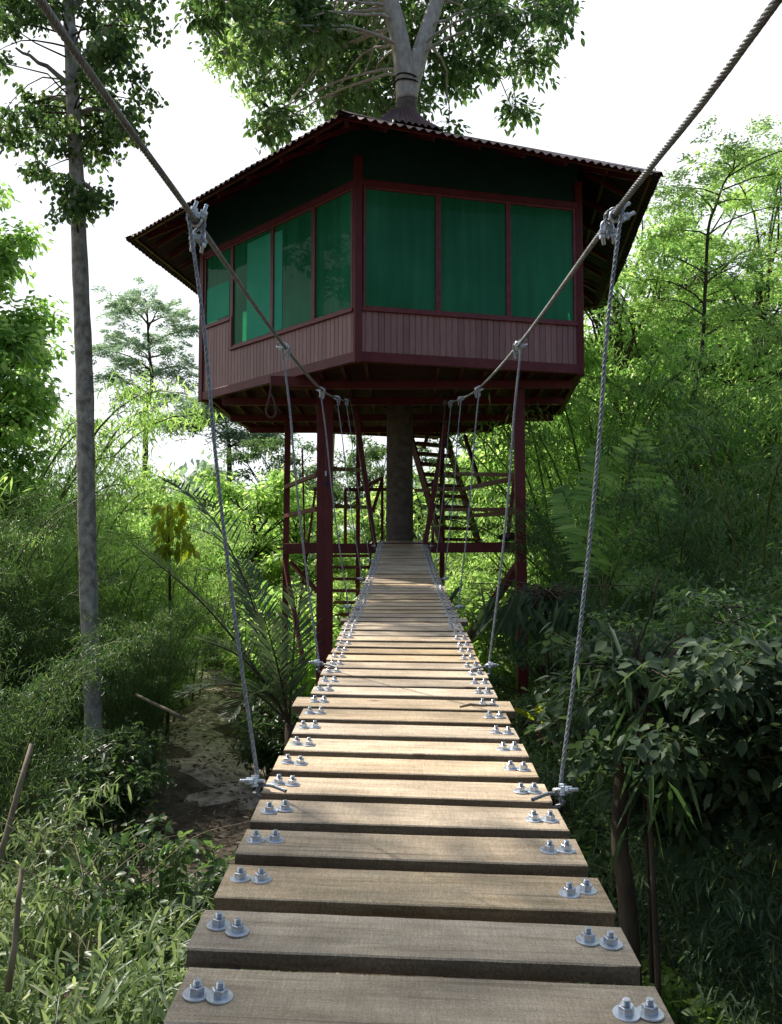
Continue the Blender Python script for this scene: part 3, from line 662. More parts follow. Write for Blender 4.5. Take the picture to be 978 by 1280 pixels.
# carrying cables under the planks, two on each side
for sx, nm in ((-1, 'left'), (1, 'right')):
    for q, dx in ((0, .048), (1, .102)):
        P = []
        for j in range(70):
            y_ = -3 + j * .3; yy = max(.3, min(y_, 17.9)); P.append(Vector((deckx(yy) + sx * (halfw(yy) - dx), y_, deckz(yy) - .058 + sx * roll(yy) * .5)))
        b = MB(); b.tube(P, .0125, 6)
        tag(b.build('deck_cable', M['cable']), '%s steel cable bolted under the %s ends of the planks' % (('outer', 'inner')[q], nm), 'cable', 'carrying cables under the deck')
# twig on the boards, cable offcut on the near plank
b = MB(); p = at(575, 896, 4.62); p.z = deckz(4.62) + .014
b.tube([p, p + Vector((.06, .01, .012)), p + Vector((.13, .03, .002)), p + Vector((.2, .03, .006))], [.006, .008, .007, .004], 6)
tag(b.build('twig', M['dry']), 'short bent dry twig lying across a plank right of the middle', 'twig')

# ------------------------------------------------------------------ tree house
ZF = EYE.z + 3.33
A = hit_z(447, 452, ZF); C_ = hit_z(726, 468, ZF); B_ = hit_z(253, 501, ZF); D_ = hit_z(700, 517, ZF); BL_ = hit_z(312, 537, ZF)
E_ = Vector((.9, 22.8, ZF))
CEN = Vector((.0, 18.35, ZF))
hx = [B_, A, C_, D_, E_, BL_]
house = empty('tree_house', (CEN.x, CEN.y, 0))
tag(house, 'maroon six-sided tree house with green windows on tall posts around the trunk', 'tree house')
def part(b, name, m, parent=None, bevel=0, label=None):
    o = b.build(name, m, parent or house, bevel)
    if parent is not None and parent is not house: o.matrix_parent_inverse = Matrix.Identity(4)
    if label: o['label'] = label
    return o
z_sill = hit_wall(447, 385, A, C_).z; z_head = hit_wall(447, 232, A, C_).z
HE = EYE.z + 6.67
def epix(px, py): return hit_z(px, py, HE)
rv = [epix(162, 300), epix(427, 146), epix(822, 221), epix(755, 384), None, epix(268, 384)]
rv[4] = Vector((2 * CEN.x - rv[1].x, 2 * CEN.y - rv[1].y, HE))
APEX = Vector((CEN.x, CEN.y, EYE.z + 9.75))
def plane_h(i, x, y):
    a, b, c = rv[i], rv[(i + 1) % 6], APEX; n = (b - a).cross(c - a); return a.z - (n.x * (x - a.x) + n.y * (y - a.y)) / n.z
def roofh(x, y): return min(plane_h(i, x, y) for i in range(6))
# roof sheets
rs = []
wl = .16; amp = .021
for i in range(6):
    b = MB(); a, c = rv[i], rv[(i + 1) % 6]; e = (c - a); Ln = e.length; e.normalize()
    n = e.cross(APEX - a).normalized(); 
    if n.z < 0: n = -n
    up = n.cross(e); 
    if up.z < 0: up = -up
    ax = (APEX - a).dot(e); ay = (APEX - a).dot(up)
    cols = int(Ln / wl * 8); V = []; ov = .05
    for k in range(cols + 1):
        s = Ln * k / cols; top = ay * (s / ax if s < ax else (Ln - s) / (Ln - ax)); wv = amp * math.sin(2 * math.pi * s / wl)
        jag = .012 * math.sin(int(s / .8) * 7.3)
        for t in (-ov + jag, top * .33, top * .66, max(top, 0)):
            V.append(a + e * s + up * t + n * (wv + .03 + (.006 if int(s / .8) % 2 else 0)))
    Fc = [(k * 4 + r_, k * 4 + 4 + r_, k * 4 + 5 + r_, k * 4 + 1 + r_) for k in range(cols) for r_ in range(3)]
    b.add(V, Fc, True)
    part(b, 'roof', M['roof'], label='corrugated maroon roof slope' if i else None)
# ridge caps on the hips, roof fascia, rafters
b = MB(); rf = MB(); hipb = MB()
for i in range(6):
    a = rv[i]; n = Vector((0, 0, 1)); d = (APEX - a).normalized(); s = d.cross(n).normalized(); u = s.cross(d)
    P0 = a + u * .075 - d * .05; P1 = APEX + u * .075
    b.add([P0 - s * .13 - u * .035, P0 + u * 0.02, P0 + s * .13 - u * .035, P1 - s * .13 - u * .035, P1 + u * .02, P1 + s * .13 - u * .035], [(0, 1, 4, 3), (1, 2, 5, 4)])
    hipb.bar(a - u * .08 + d * .35, APEX - u * .08, .06, .12)
    c = rv[(i + 1) % 6]; nr = 7
    for k in range(1, nr):     # jack rafters and battens under the sheets
        q = a.lerp(c, k / nr); ee = (c - a).normalized(); upd = (APEX - a.lerp(c, .5)); inn = Vector((-ee.y, ee.x, 0)); 
        if inn.dot(CEN - q) < 0: inn = -inn
        L1 = 2.2 * min(k, nr - k) / (nr / 2) + .5; e1 = q + inn * L1; e1.z = roofh(e1.x, e1.y)
        q2 = q + inn * .3; q2.z = roofh(q2.x, q2.y); rf.bar(q2 - Vector((0, 0, .07)), e1 - Vector((0, 0, .07)), .045, .08)
    for t in (.02, .16, .30):
        p0 = a.lerp(APEX, t); p1 = c.lerp(APEX, t); rf.bar(p0 - Vector((0, 0, .015)), p1 - Vector((0, 0, .015)), .05, .035)
part(b, 'ridge_cap', M['roof']); part(hipb, 'hip_rafter', M['red']); part(rf, 'rafter', M['red'])
# raised cap round the trunk
cap = MB(); cz0 = EYE.z + 9.36; cz1 = EYE.z + 10.05; nk = 6 * 56; V = []
for k in range(nk):
    an = 2 * math.pi * k / nk + R(-100); sec = (an - R(-100)) % (math.pi / 3) - math.pi / 6; hexr = math.cos(math.pi / 6) / math.cos(sec)
    wv = .022 * math.sin(k * math.pi / 4.0)
    for r_, z in ((1.14 * hexr, cz0), (.74 * hexr, cz0 + .30), (.34, cz1)):
        V.append((CEN.x + r_ * math.cos(an), CEN.y + r_ * math.sin(an), z + wv * 1.3))
Fc = [(k * 3 + j, ((k + 1) % nk) * 3 + j, ((k + 1) % nk) * 3 + j + 1, k * 3 + j + 1) for k in range(nk) for j in range(2)]
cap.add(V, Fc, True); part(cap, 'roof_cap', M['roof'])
ck = MB()
for k in range(6):
    a0 = R(-100) + k * math.pi / 3; a1 = a0 + math.pi / 3
    p0 = Vector((CEN.x + .86 * math.cos(a0), CEN.y + .86 * math.sin(a0), cz0 - .05)); p1 = Vector((CEN.x + .86 * math.cos(a1), CEN.y + .86 * math.sin(a1), cz0 - .05)); ck.bar(p0, p1, .04, .30)
part(ck, 'cap_kerb', M['red'])

def face(P0, P1):
    e = (P1 - P0); e.z = 0; Ln = e.length; e.normalize(); n = Vector((e.y, -e.x, 0))
    if n.dot(P0 - CEN) < 0: n = -n
    return e, n, Ln
def fbox(b, P0, e, n, u0, u1, z0, z1, o0, o1):
    c = Vector((P0.x, P0.y, 0)) + e * ((u0 + u1) / 2) + n * ((o0 + o1) / 2); c.z = (z0 + z1) / 2
    Mx = Matrix((e, n, Vector((0, 0, 1)))).transposed(); b.box(c, (abs(u1 - u0), abs(o1 - o0), abs(z1 - z0)), Mx)
def boarding(P0, P1, e, n, spans):
    """vertical tongue-and-groove boards as one skin with a colour number per board"""
    V = []; Fc = []; rn = []; bw = .108
    for (u0, u1, z0, z1) in spans:
        k = max(1, round((u1 - u0) / bw)); w_ = (u1 - u0) / k
        for j in range(k):
            a0 = u0 + j * w_; r_ = RG.random()
            pts = [(a0, -.012), (a0 + .007, 0), (a0 + w_ - .007, 0), (a0 + w_, -.012)]
            base = len(V)
            for (u, o) in pts:
                for z in (z0, z1):
                    p = Vector((P0.x, P0.y, 0)) + e * u + n * (o + .02); V.append((p.x, p.y, z)); rn.append(r_)
            for q in range(3): Fc.append((base + q * 2, base + q * 2 + 2, base + q * 2 + 3, base + q * 2 + 1))
    b = MB(); b.add(V, Fc); o = part(b, 'boarding', M['boarding'])
    at2 = o.data.attributes.new('rnd', 'FLOAT', 'POINT'); at2.data.foreach_set('value', np.array(rn, np.float32))
    return o
def upix(px, P0, P1):
    e, n, Ln = face(P0, P1); h = hit_wall(px, 400, P0, P1); return (h - Vector((P0.x, P0.y, h.z))).dot(e)
def windows(P0, P1, e, n, cuts, lo, hi, label=None):
    for (u0, u1) in cuts:
        z0 = lo(u0, u1)
        w_ = MB(); t = .045
        fbox(w_, P0, e, n, u0, u0 + t, z0, hi, -.03, .035); fbox(w_, P0, e, n, u1 - t, u1, z0, hi, -.03, .035)
        fbox(w_, P0, e, n, u0 + t, u1 - t, z0, z0 + t, -.03, .033); fbox(w_, P0, e, n, u0 + t, u1 - t, hi - t, hi, -.03, .033)
        wo_ = part(w_, 'window', M['trim'], None, .004)
        g = MB(); q0 = Vector((P0.x, P0.y, 0)) + e * (u0 + t); q1 = Vector((P0.x, P0.y, 0)) + e * (u1 - t); q = [(q0.x, q0.y, z0 + t), (q1.x, q1.y, z0 + t), (q1.x, q1.y, hi - t), (q0.x, q0.y, hi - t)]
        nn3 = (Vector(q[1]) - Vector(q[0])).cross(Vector(q[2]) - Vector(q[1])); g.poly(q if nn3.dot(n) > 0 else q[::-1])
        part(g, 'pane', M['pane'], wo_)
for si in range(6):
    P0, P1 = hx[si], hx[(si + 1) % 6]; e, n, Ln = face(P0, P1)
    P0 = Vector(P0); hi = z_head
    if si == 0:      # left front: three tall windows, then a short one at the far corner
        uu = [upix(x, P0, P1) for x in (257, 291, 341, 393, 441)]
        uu[-1] = Ln - .09
        cuts = [(uu[i], uu[i + 1]) for i in range(4)]; hs = z_sill + .62
        lo = lambda a, b, c=uu[1]: z_sill + .62 if a < c - .01 else z_sill
        boarding(P0, P1, e, n, [(0.02, uu[1], ZF + .17, hs), (uu[1], Ln - .03, ZF + .17, z_sill)])
    else:
        if si == 1: uu = [.09, upix(548, P0, P1), upix(636, P0, P1), Ln - .08]
        else: uu = [.09 + (Ln - .17) * k / 3 for k in range(4)]
        cuts = [(uu[i], uu[i + 1]) for i in range(len(uu) - 1)]; lo = lambda a, b: z_sill
        boarding(P0, P1, e, n, [(0.03, Ln - .03, ZF + .17, z_sill)])
    windows(P0, P1, e, n, cuts, lo, hi)
    s = MB()
    if si == 0:
        fbox(s, P0, e, n, uu[1] - .03, Ln - .07, z_sill - .05, z_sill, -.04, .07); fbox(s, P0, e, n, 0.05, uu[1] - .03, hs - .05, hs, -.04, .06)
        fbox(s, P0, e, n, uu[1] - .03, uu[1] + .03, z_sill + .001, hs + .02, -.04, .05)
    else: fbox(s, P0, e, n, .07, Ln - .07, z_sill - .05, z_sill, -.04, .07)
    part(s, 'sill', M['trim'], None, .004)
    s = MB(); fbox(s, P0, e, n, .0, Ln, ZF, ZF + .17, -.06, .045); part(s, 'floor_beam', M['red'], None, .006)
    s = MB(); fbox(s, P0, e, n, .0, Ln, hi, hi + .11, -.06, .05); part(s, 'head_beam', M['red'], None, .006)
    # panel above the windows, up to the underside of the roof
    V = []; Fc = []; nk = 14
    for k in range(nk + 1):
        p = Vector((P0.x, P0.y, 0)) + e * (Ln * k / nk); V += [(p.x, p.y, hi + .1), (p.x, p.y, roofh(p.x, p.y) - .02)]
    for k in range(nk): Fc.append((2 * k, 2 * k + 2, 2 * k + 3, 2 * k + 1))
    s = MB(); s.add(V, Fc); part(s, 'upper_panel', M['green_panel'])
    # backing of the boards
    s = MB(); fbox(s, P0, e, n, .05, Ln - .05, ZF + .16, z_sill - .06, -.05, -.02); 
    if si == 0: fbox(s, P0, e, n, .05, uu[1] - .04, z_sill - .055, hs - .06, -.05, -.02)
    part(s, 'inner_lining', M['room'])
fp_mat = noise_mat('pale green film', (.05, .46, .27), (.09, .58, .37), .8, .7, .05, 20, spec=.1)
for (xa, xb, za, zb) in ((309, 338, z_sill + .06, z_head - .12), (343, 353, z_sill + .06, z_head - .16), (259, 287, z_sill + .7, z_head - .7)):
    e, n, Ln = face(B_, A); u0 = upix(xa, B_, A); u1 = upix(xb, B_, A); s = MB(); fbox(s, B_, e, n, u0, u1, za, zb, .004, .007); part(s, 'window_film', fp_mat)
for i, p in enumerate(hx):    # corner posts
    s = MB(); s.box((p.x, p.y, (ZF - .02 + z_head + .5) / 2), (.13, .13, z_head + .5 - ZF + .02), Matrix.Rotation(R(-40 + 60 * i), 3, 'Z')); part(s, 'corner_post', M['red'], None, .008)
# floor, joists, ceiling, room walls
s = MB(); nb = 60
inn = [CEN + (p - CEN) * .985 for p in hx]
def poly_span(y):      # x-range of the floor polygon at depth y
    xs = []
    for i in range(6):
        a, b = inn[i], inn[(i + 1) % 6]
        if (a.y - y) * (b.y - y) < 0: xs.append(a.x + (b.x - a.x) * (y - a.y) / (b.y - a.y))
    return (min(xs), max(xs)) if len(xs) > 1 else None
y = min(p.y for p in inn) + .05; ymax = max(p.y for p in inn)
while y < ymax - .1:
    sp = poly_span(y + .07)
    if sp:
        hole = abs(y + .07 - CEN.y) < .42
        for (x0, x1) in ([(sp[0], CEN.x - .42), (CEN.x + .42, sp[1])] if hole else [sp]):
            if x1 - x0 > .1: s.box(((x0 + x1) / 2, y + .07, ZF + .14), (x1 - x0, .135, .03))
    y += .15
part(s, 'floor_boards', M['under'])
j = MB(); y = min(p.y for p in inn) + .35
xs0 = -4.4
while xs0 < 4.2:     # joists run front to back
    ys = []
    for i in range(6):
        a, b = inn[i], inn[(i + 1) % 6]
        if (a.x - xs0) * (b.x - xs0) < 0: ys.append(a.y + (b.y - a.y) * (xs0 - a.x) / (b.x - a.x))
    if len(ys) > 1 and max(ys) - min(ys) > .4 and abs(xs0 - CEN.x) > .38: j.box((xs0, (min(ys) + max(ys)) / 2, ZF + .055), (.05, max(ys) - min(ys) - .1, .13))
    xs0 += .42
part(j, 'joist', M['red'], None)
g = MB()
for yy in (15.3, 16.9, 18.9, 20.6):
    sp = poly_span(yy)
    if sp: g.box(((sp[0] + sp[1]) / 2, yy, ZF - .09), (sp[1] - sp[0] - .15, .09, .15))
part(g, 'girder', M['red'], None, .006)
for q in ():
    g = MB(); m0 = CEN + (q - CEN).normalized() * .42; m0.z = ZF - 1.5; m1 = CEN + (q - CEN) * .62; m1.z = ZF - .18
    if q in (C_, B_): 
        g.bar(m0, m1, .07, .09); part(g, 'brace', M['red'])
cl = MB(); cl.poly([(p.x, p.y, z_head + .12) for p in [CEN + (q - CEN) * .98 for q in hx]]); part(cl, 'ceiling', M['ceil'])
pr = MB(); a = CEN + (B_ - CEN) * .78; c = CEN + (A - CEN) * .42
def pwall(a, c, z0, z1, t=.08):
    pr.bar((a.x, a.y, (z0 + z1) / 2), (c.x, c.y, (z0 + z1) / 2), t, z1 - z0)
e, n, Ln = face(B_, A)
w0 = hit_wall(311, 400, B_, A) - n * .22; w1 = hit_wall(337, 400, B_, A) - n * .22; pwall(w0, w1, ZF + .17, z_head + .1)
w2 = hit_wall(343, 400, B_, A) - n * .35; w3 = hit_wall(352, 400, B_, A) - n * .35; pwall(w2, w3, ZF + .17, z_head + .1)
pwall(Vector((-2.9, 19.6, 0)), Vector((2.4, 19.9, 0)), ZF + .17, z_head + .1)
pwall(Vector((2.4, 19.9, 0)), Vector((2.75, 16.6, 0)), ZF + .17, z_head + .1)
pwall(hit_wall(259, 400, B_, A) - n * .3, hit_wall(286, 400, B_, A) - n * .3, ZF + .17, z_head - .55)
part(pr, 'room_wall', M['room'])
cu = MB(); e, n, Ln = face(A, C_); V = []; nk = 60; u0 = Ln - .75
for k in range(nk + 1):
    p = Vector((A.x, A.y, 0)) + e * (u0 + .6 * k / nk) - n * (.18 + .03 * math.sin(k * .9)); V += [(p.x, p.y, z_sill + .02), (p.x, p.y, z_head - .05)]
cu.add(V, [(2 * k, 2 * k + 2, 2 * k + 3, 2 * k + 1) for k in range(nk)], True); part(cu, 'curtain', M['curtain'])
# hanging loop of rope and the stub beam it hangs from
st_ = MB(); pA = hit_z(338, 468, ZF + .02); Yl = pA.y
st_.bar(at(338, 476, Yl), at(400, 478, Yl + .3), .1, .17); part(st_, 'outrigger', M['red'], None, .006)
rl = MB(); q = at(339, 482, Yl - .05)
P = [at(339, 482, Yl - .07), at(337, 498, Yl - .07), at(333, 512, Yl - .07), at(335, 520, Yl - .07), at(341, 522, Yl - .07), at(345, 516, Yl - .07), at(343, 502, Yl - .07), at(339, 492, Yl - .07)]
rl.tube(catmull(P, 5), .022, 6)
tag(part(rl, 'rope_loop', M['fibre']), None); rlo = COL.objects[-1]
# posts
def post(pts, w_, name='post', m='red', d=None):
    b = MB(); b.bar(pts[0], pts[1], w_, d or w_, (0, 1, 0)); return part(b, name, M[m], None, .008)
zt = ZF - .02
def vpost(px_top, Y, w_, px_bot=None, m='red', d=None, zb=-.3):
    t = at(px_top, 560, Y); t.z = zt; bt = at(px_bot or px_top, 940, Y); bt = Vector((bt.x, Y, zb)); return post((t, bt), w_, 'post', m, d)
vpost(402, 16.35, .17, 401); vpost(411.5, 16.3, .15, 411)
vpost(649, 15.4, .19, 655); vpost(360, 19.0, .13, 354)
vpost(553, 21.3, .13, 552.5); 
vpost(448, 22.0, .11, 447)
# inclined cable posts over the bridge end
post((at(444, 505, 17.3), at(469, 684, 17.25)), .10, 'inclined_post'); post((at(557, 530, 17.3), at(531, 684, 17.25)), .10, 'inclined_post')
post((at(530, 560, 19.8), at(547, 505, 19.8)), .09, 'inclined_post')
b = MB(); b.bar(at(356, 686, 17.45), at(398, 685, 17.45), .14, .22); part(b, 'cross_beam', M['red_old'], None, .008, 'left end of the landing beam, coloured lighter as if lit')  # lighter red here stands for the light falling on this end
b = MB(); b.bar(at(398, 686, 17.47), at(655, 684, 17.47), .14, .21); part(b, 'cross_beam', M['red'], None, .008)
# landing behind the bridge end
b = MB()
zl = at(500, 690, 17.47).z + .08
for k in range(14):
    yy = 17.62 + k * .16
    if abs(yy - CEN.y) < .45:
        b.box((-1.75, yy, zl), (1.9, .14, .035)); b.box((1.6, yy, zl), (1.7, .14, .035))
    else: b.box((-.15, yy, zl), (5.0, .14, .035))
part(b, 'landing', M['red_old'])
def bb(p, q, w_=.06):
    bars = MB(); bars.bar(at(*p), at(*q), w_, w_ * 1.2); part(bars, 'rail', M['red_old'])
part_rails = [((357, 609, 18.9), (397, 593, 16.5)), ((357, 645, 18.9), (397, 636, 16.5)), ((416, 586, 16.4), (453, 588, 20.5)), ((448, 612, 20), (478, 597, 21)),
              ((416, 633, 17.5), (462, 634, 20.5)), ((478, 597, 21), (478, 680, 21)), ((432, 612, 20), (432, 680, 20)), ((432, 612, 20), (485, 612, 21)), ((478, 600, 21), (466, 640, 21)),
              ((556, 592, 20.8), (650, 594, 15.6)), ((520, 613, 21), (580, 611, 19)), ((580, 611, 19), (648, 597, 15.6)), ((548, 637, 20.8), (650, 637, 15.6)), ((585, 645, 19), (648, 640, 15.6)),
              ((581, 545, 20.0), (600, 604, 18.5)), ((635, 672, 17), (643, 600, 17)), ((541, 600, 20.6), (541, 680, 20.6))]
for p, q in part_rails: bb(p, q, .07)
def b2(p, q, w_=.09):
    b = MB(); b.bar(at(*p), at(*q), w_, w_); part(b, 'brace', M['red_old'])
b2((356, 700, 17.3), (380, 832, 16.0), .08); b2((364, 703, 19), (397, 740, 17.6), .07); b2((395, 610, 18.5), (372, 780, 18.5), .05); b2((378, 560, 20), (384, 780, 20), .04)
b2((652, 700, 16.0), (585, 800, 15.2), .13); b2((648, 705, 17.0), (628, 740, 17.2), .08); b2((360, 880, 18.5), (400, 885, 16.4), .12)
# small lock on the double post
b = MB(); c0 = at(407.5, 592, 16.19); b.box(c0, (.035, .03, .10)); part(b, 'label_plate', M['zinc'])
b = MB(); c0 = at(407.5, 604, 16.18); b.box(c0, (.06, .05, .08)); part(b, 'padlock', noise_mat('blue lock', (.01, .015, .08), (.02, .03, .13), 9, .4), None, .005)
# stairs: upper flight up to the house and lower flight down to the ground
def flight(p0, p1, wid, steps, label, m='red_old'):
    p0 = Vector(p0); p1 = Vector(p1); d = p1 - p0; side = Vector((-d.y, d.x, 0)).normalized(); root = empty('staircase', p0); root['label'] = label; root['category'] = 'stairs'
    for sg in (-1, 1):
        b = MB(); o_ = side * wid / 2 * sg; b.bar(p0 + o_, p1 + o_, .05, .2); b.build('stringer', M[m], root)
    for k in range(steps):
        c = p0.lerp(p1, (k + .5) / steps); Mx = Matrix((side, Vector((0, 0, 1)).cross(side), Vector((0, 0, 1)))).transposed()
        b = MB(); b.box(c + Vector((0, 0, .05)), (wid - .06, .26, .075), Mx); b.build('tread', M[m], root)
flight(at(577, 684, 20.4), at(534, 540, 21.6), 1.15, 11, 'maroon timber stairs rising right of the trunk to the tree house')
flight(at(425, 900, 20.5) - Vector((0, 0, .0)), at(438, 690, 21.2), 1.1, 14, 'maroon timber stairs going down left of the trunk to the ground')
# black bag on the beam
b = MB(); c0 = at(636, 671, 17.4); V = []
for i in range(9):
    for k in range(14):
        th = math.pi * i / 8; ph = 2 * math.pi * k / 14; r_ = 1 + .12 * math.sin(3 * ph + i) + .08 * math.sin(7 * ph + 2 * i)
        V.append(c0 + Vector((.22 * math.sin(th) * math.cos(ph) * r_, .12 * math.sin(th) * math.sin(ph) * r_, .085 * math.cos(th) * r_)))
b.add(V, [(i * 14 + k, i * 14 + (k + 1) % 14, i * 14 + 14 + (k + 1) % 14, i * 14 + 14 + k) for i in range(8) for k in range(14)], True)
tag(b.build('bag', M['black']), 'small crumpled black bag resting on the red landing beam by the right post', 'bag')

# ------------------------------------------------------------------ host tree
host = empty('host_tree', (CEN.x, CEN.y, 0)); tag(host, 'old pale tree whose trunk rises through the tree house and forks above its roof', 'tree')
st = MB(); tx = at(500, 600, CEN.y).x
T = catmull([(tx + .05, 18.35, -.5), (tx + .02, 18.35, 1.2), (tx, 18.35, 4), (tx, 18.35, 7.5), (CEN.x + .01, 18.35, 12), (at(509, 112, 18.35))], 6)
st.tube(T, [.42 - .10 * min(1, i / 8) if i < 12 else .31 - .004 * (i - 12) for i in range(len(T))], 16)
st.build('trunk', M['bark_spotted'], host)
st = MB(); j0 = at(509, 126, 18.35)
rgh = np.random.default_rng(3)
def vine(pp, rr_, n=7): st.tube(catmull(pp, n), rr_, 12)
Lm = catmull([j0, at(507, 100, 18.3), at(500, 50, 18.2), at(488, 0, 18.1), at(478, -60, 18.1), at(470, -200, 18.0), at(455, -420, 18.2)], 6)
st.tube(Lm, [.255 - .0035 * i for i in range(len(Lm))], 12)
Rm = catmull([j0, at(513, 108, 18.35), at(524, 70, 18.4), at(547, 0, 18.7), at(575, -70, 19.2), at(600, -220, 19.8), at(640, -420, 20.5)], 6)
st.tube(Rm, [.235 - .0035 * i for i in range(len(Rm))], 12)
st.build('limb', M['bark_pale'], host)
ties = MB()
for k, yy in enumerate((100, 106)): 
    c = at(508, yy, 18.33); pts = [c + Vector((.275 * math.cos(a), .275 * math.sin(a), .02 * math.sin(a * 2 + k))) for a in np.linspace(0, 2 * math.pi, 17)]; ties.tube(pts, .018, 5)
ties.build('wire_binding', M['black'], host)
lv = Leaves(); br = MB()
def in_crown(x, y):
    # outline of the crown seen above the roof
    if y < -900: return False
    if x > 705 or x < 245: return False
    lim = np.interp(x, [245, 275, 300, 340, 370, 420, 440, 600, 640, 660, 705], [35, 60, 110, 190, 150, 120, 150, 170, 160, 110, 90])
    return y < lim
cnt = 0
while cnt < 160:
    x = rgh.uniform(240, 705); y = rgh.uniform(-190, 175) if cnt < 95 else rgh.uniform(-20, 170)
    if not in_crown(x, y): continue
    if 560 < x < 650 and 80 < y < 130 and rgh.random() < .6: continue
    if 245 < x < 330 and y > 40 and rgh.random() < .5: continue
    Y = rgh.uniform(16.5, 23) if y < 60 else rgh.uniform(19.5, 24)
    if 440 < x < 590: Y = rgh.uniform(19.8, 24)
    q = np.array(at(x, y, Y)); cnt += 1
    src = Lm if x < 500 else Rm; cand = [p for p in src if p.z < q[2] + 1.5] or [src[0]]; p = np.array(min(cand, key=lambda p: (p - Vector(q)).length))
    limb(br, p, q, .04, .012, rgh, 6, .05, 5)
    cr = rgh.uniform(.45, .85); m = 11
    e = q + rdir(m, -.7, .8, rgh) * cr * rgh.uniform(.5, 1, (m, 1))
    for k in range(0, m, 2): br.tube([q, e[k]], [.010, .004], 3, False)
    seg = np.concatenate([q + (e - q) * t for t in (.5, .8, 1)]); o = np.concatenate([e - q] * 3); o /= np.linalg.norm(o, axis=1, keepdims=True)
    spray(lv, seg, 4, .215, .10, -.3, .13, o, rgh)
for k in range(24):      # unseen crown clusters above the view, added to shade the right side
    q = np.array([rgh.uniform(-7.4, -3.6), rgh.uniform(17.0, 21.5), rgh.uniform(19.0, 22.0)]); limb(br, np.array(Lm[-8]), q, .06, .015, rgh, 6, .05, 5)
    m = 11; e = q + rdir(m, -.6, .6, rgh) * .9 * rgh.uniform(.4, 1, (m, 1)); seg = np.concatenate([q + (e - q) * t for t in (.4, .7, 1)])
    spray(lv, seg, 5, .22, .11, -.3, .16, None, rgh)
br.build('branch', M['bark_pale'], host); lv.build('crown', M['leaf_broad'], host, 1)

# slender tree behind the roof, left of the fork
tb = at(412, 700, 24.5); sl = empty('slender_tree', (tb.x, 24.5, 0)); tag(sl, 'slender pale tree standing behind the roof, left of the forked trunk', 'tree')
st = MB(); T = catmull([(tb.x - .4, 24.5, -.3), at(418, 400, 24.5), at(413, 150, 24.5), at(421, 60, 24.6), at(425, 10, 24.7), at(430, -80, 24.8)], 6); st.tube(T, [.17 - .003 * i for i in range(len(T))], 8)
T2 = catmull([at(413, 150, 24.5), at(402, 105, 24.4), at(390, 70, 24.2), at(372, 20, 24), at(360, -60, 24)], 5); st.tube(T2, [.10 - .003 * i for i in range(len(T2))], 7)
st.build('trunk', M['bark_pale'], sl)
lv = Leaves(); br = MB()
for k in range(60):
    x = rgh.uniform(275, 470); y = rgh.uniform(-120, 175)
    if y > np.interp(x, [275, 330, 350, 440, 470], [80, 150, 180, 140, 120]): y *= .5
    q = np.array(at(x, y, rgh.uniform(23.5, 27))); p = np.array(min(T[12:] + T2, key=lambda p: (p - Vector(q)).length)); limb(br, p, q, .035, .01, rgh, 5, .05, 4)
    m = 10; e = q + rdir(m, -.7, .8, rgh) * .7 * rgh.uniform(.4, 1, (m, 1)); seg = np.concatenate([q + (e - q) * t for t in (.5, .8, 1)])
    spray(lv, seg, 5, .17, .075, -.3, .14, None, rgh, .1)
br.build('branch', M['bark_pale'], sl); lv.build('crown', M['leaf_bright'], sl, 0)

# tall straight tree on the left
Yt = 15.0; tb = at(119, 1000, Yt); tall = empty('tall_tree', (tb.x, Yt, 0)); tag(tall, 'tall straight tree with a mottled pale trunk left of the bridge', 'tree')
st = MB(); T = catmull([(tb.x, Yt, -.3), at(117, 900, Yt), at(111, 740, Yt), at(108, 600, Yt), at(106, 480, Yt), at(101, 350, Yt), at(95, 200, Yt), at(90, 90, Yt), at(86, 0, Yt), at(84, -120, Yt), at(90, -330, Yt)], 6)
rad = [.158 if i < 24 else .158 - .0022 * (i - 24) for i in range(len(T))]
rad = [r_ * (1 + .04 * math.sin(i * 1.7)) for i, r_ in enumerate(rad)]
st.tube(T, rad, 14)
for (a, b) in [((91, 110), (20, 60)), ((93, 52), (55, 30)), ((95, 142), (150, 150)), ((90, 90), (150, 20)), ((92, 130), (30, 150)), ((88, 20), (160, -60)), ((96, 225), (130, 262)), ((88, 0), (10, -40))]:
    rgl = np.random.default_rng(a[0] + b[0]); limb(st, at(*a, Yt), at(*b, Yt + rgl.uniform(-1.2, 1.2)), .055, .02, rgl, 7, .05, 6)
st.build('trunk', M['bark_tall'], tall)
lv = Leaves(); br = MB(); rgl = np.random.default_rng(41)
regs = [((-25, 60), (-260, 80), 44), ((60, 200), (-260, 40), 34), ((20, 90), (100, 200), 11), ((100, 185), (20, 165), 20), ((120, 205), (10, 75), 9), ((-20, 40), (150, 190), 5), ((100, 150), (165, 200), 5), ((40, 75), (190, 215), 2), ((75, 130), (240, 272), 6), ((75, 92), (215, 265), 2)]
for (x0, x1), (y0, y1), nn_ in regs:
    for k in range(nn_):
        x, y = rgl.uniform(x0, x1), rgl.uniform(y0, y1); q = np.array(at(x, y, rgl.uniform(13.6, 16.6))); p = np.array(min([t for t in T if t.z < q[2] + .6], key=lambda p: (p - Vector(q)).length)); limb(br, p, q, .022, .007, rgl, 5, .07, 4)
        m = 9; e = q + rdir(m, -.8, .5, rgl) * .38 * rgl.uniform(.4, 1, (m, 1)); seg = np.concatenate([q + (e - q) * t for t in (.5, 1)])
        spray(lv, seg, 6, .105, .085, -.6, .10, None, rgl, .05)
br.build('branch', M['bark_dark'], tall); lv.build('crown', M['leaf_broad'], tall, 1)

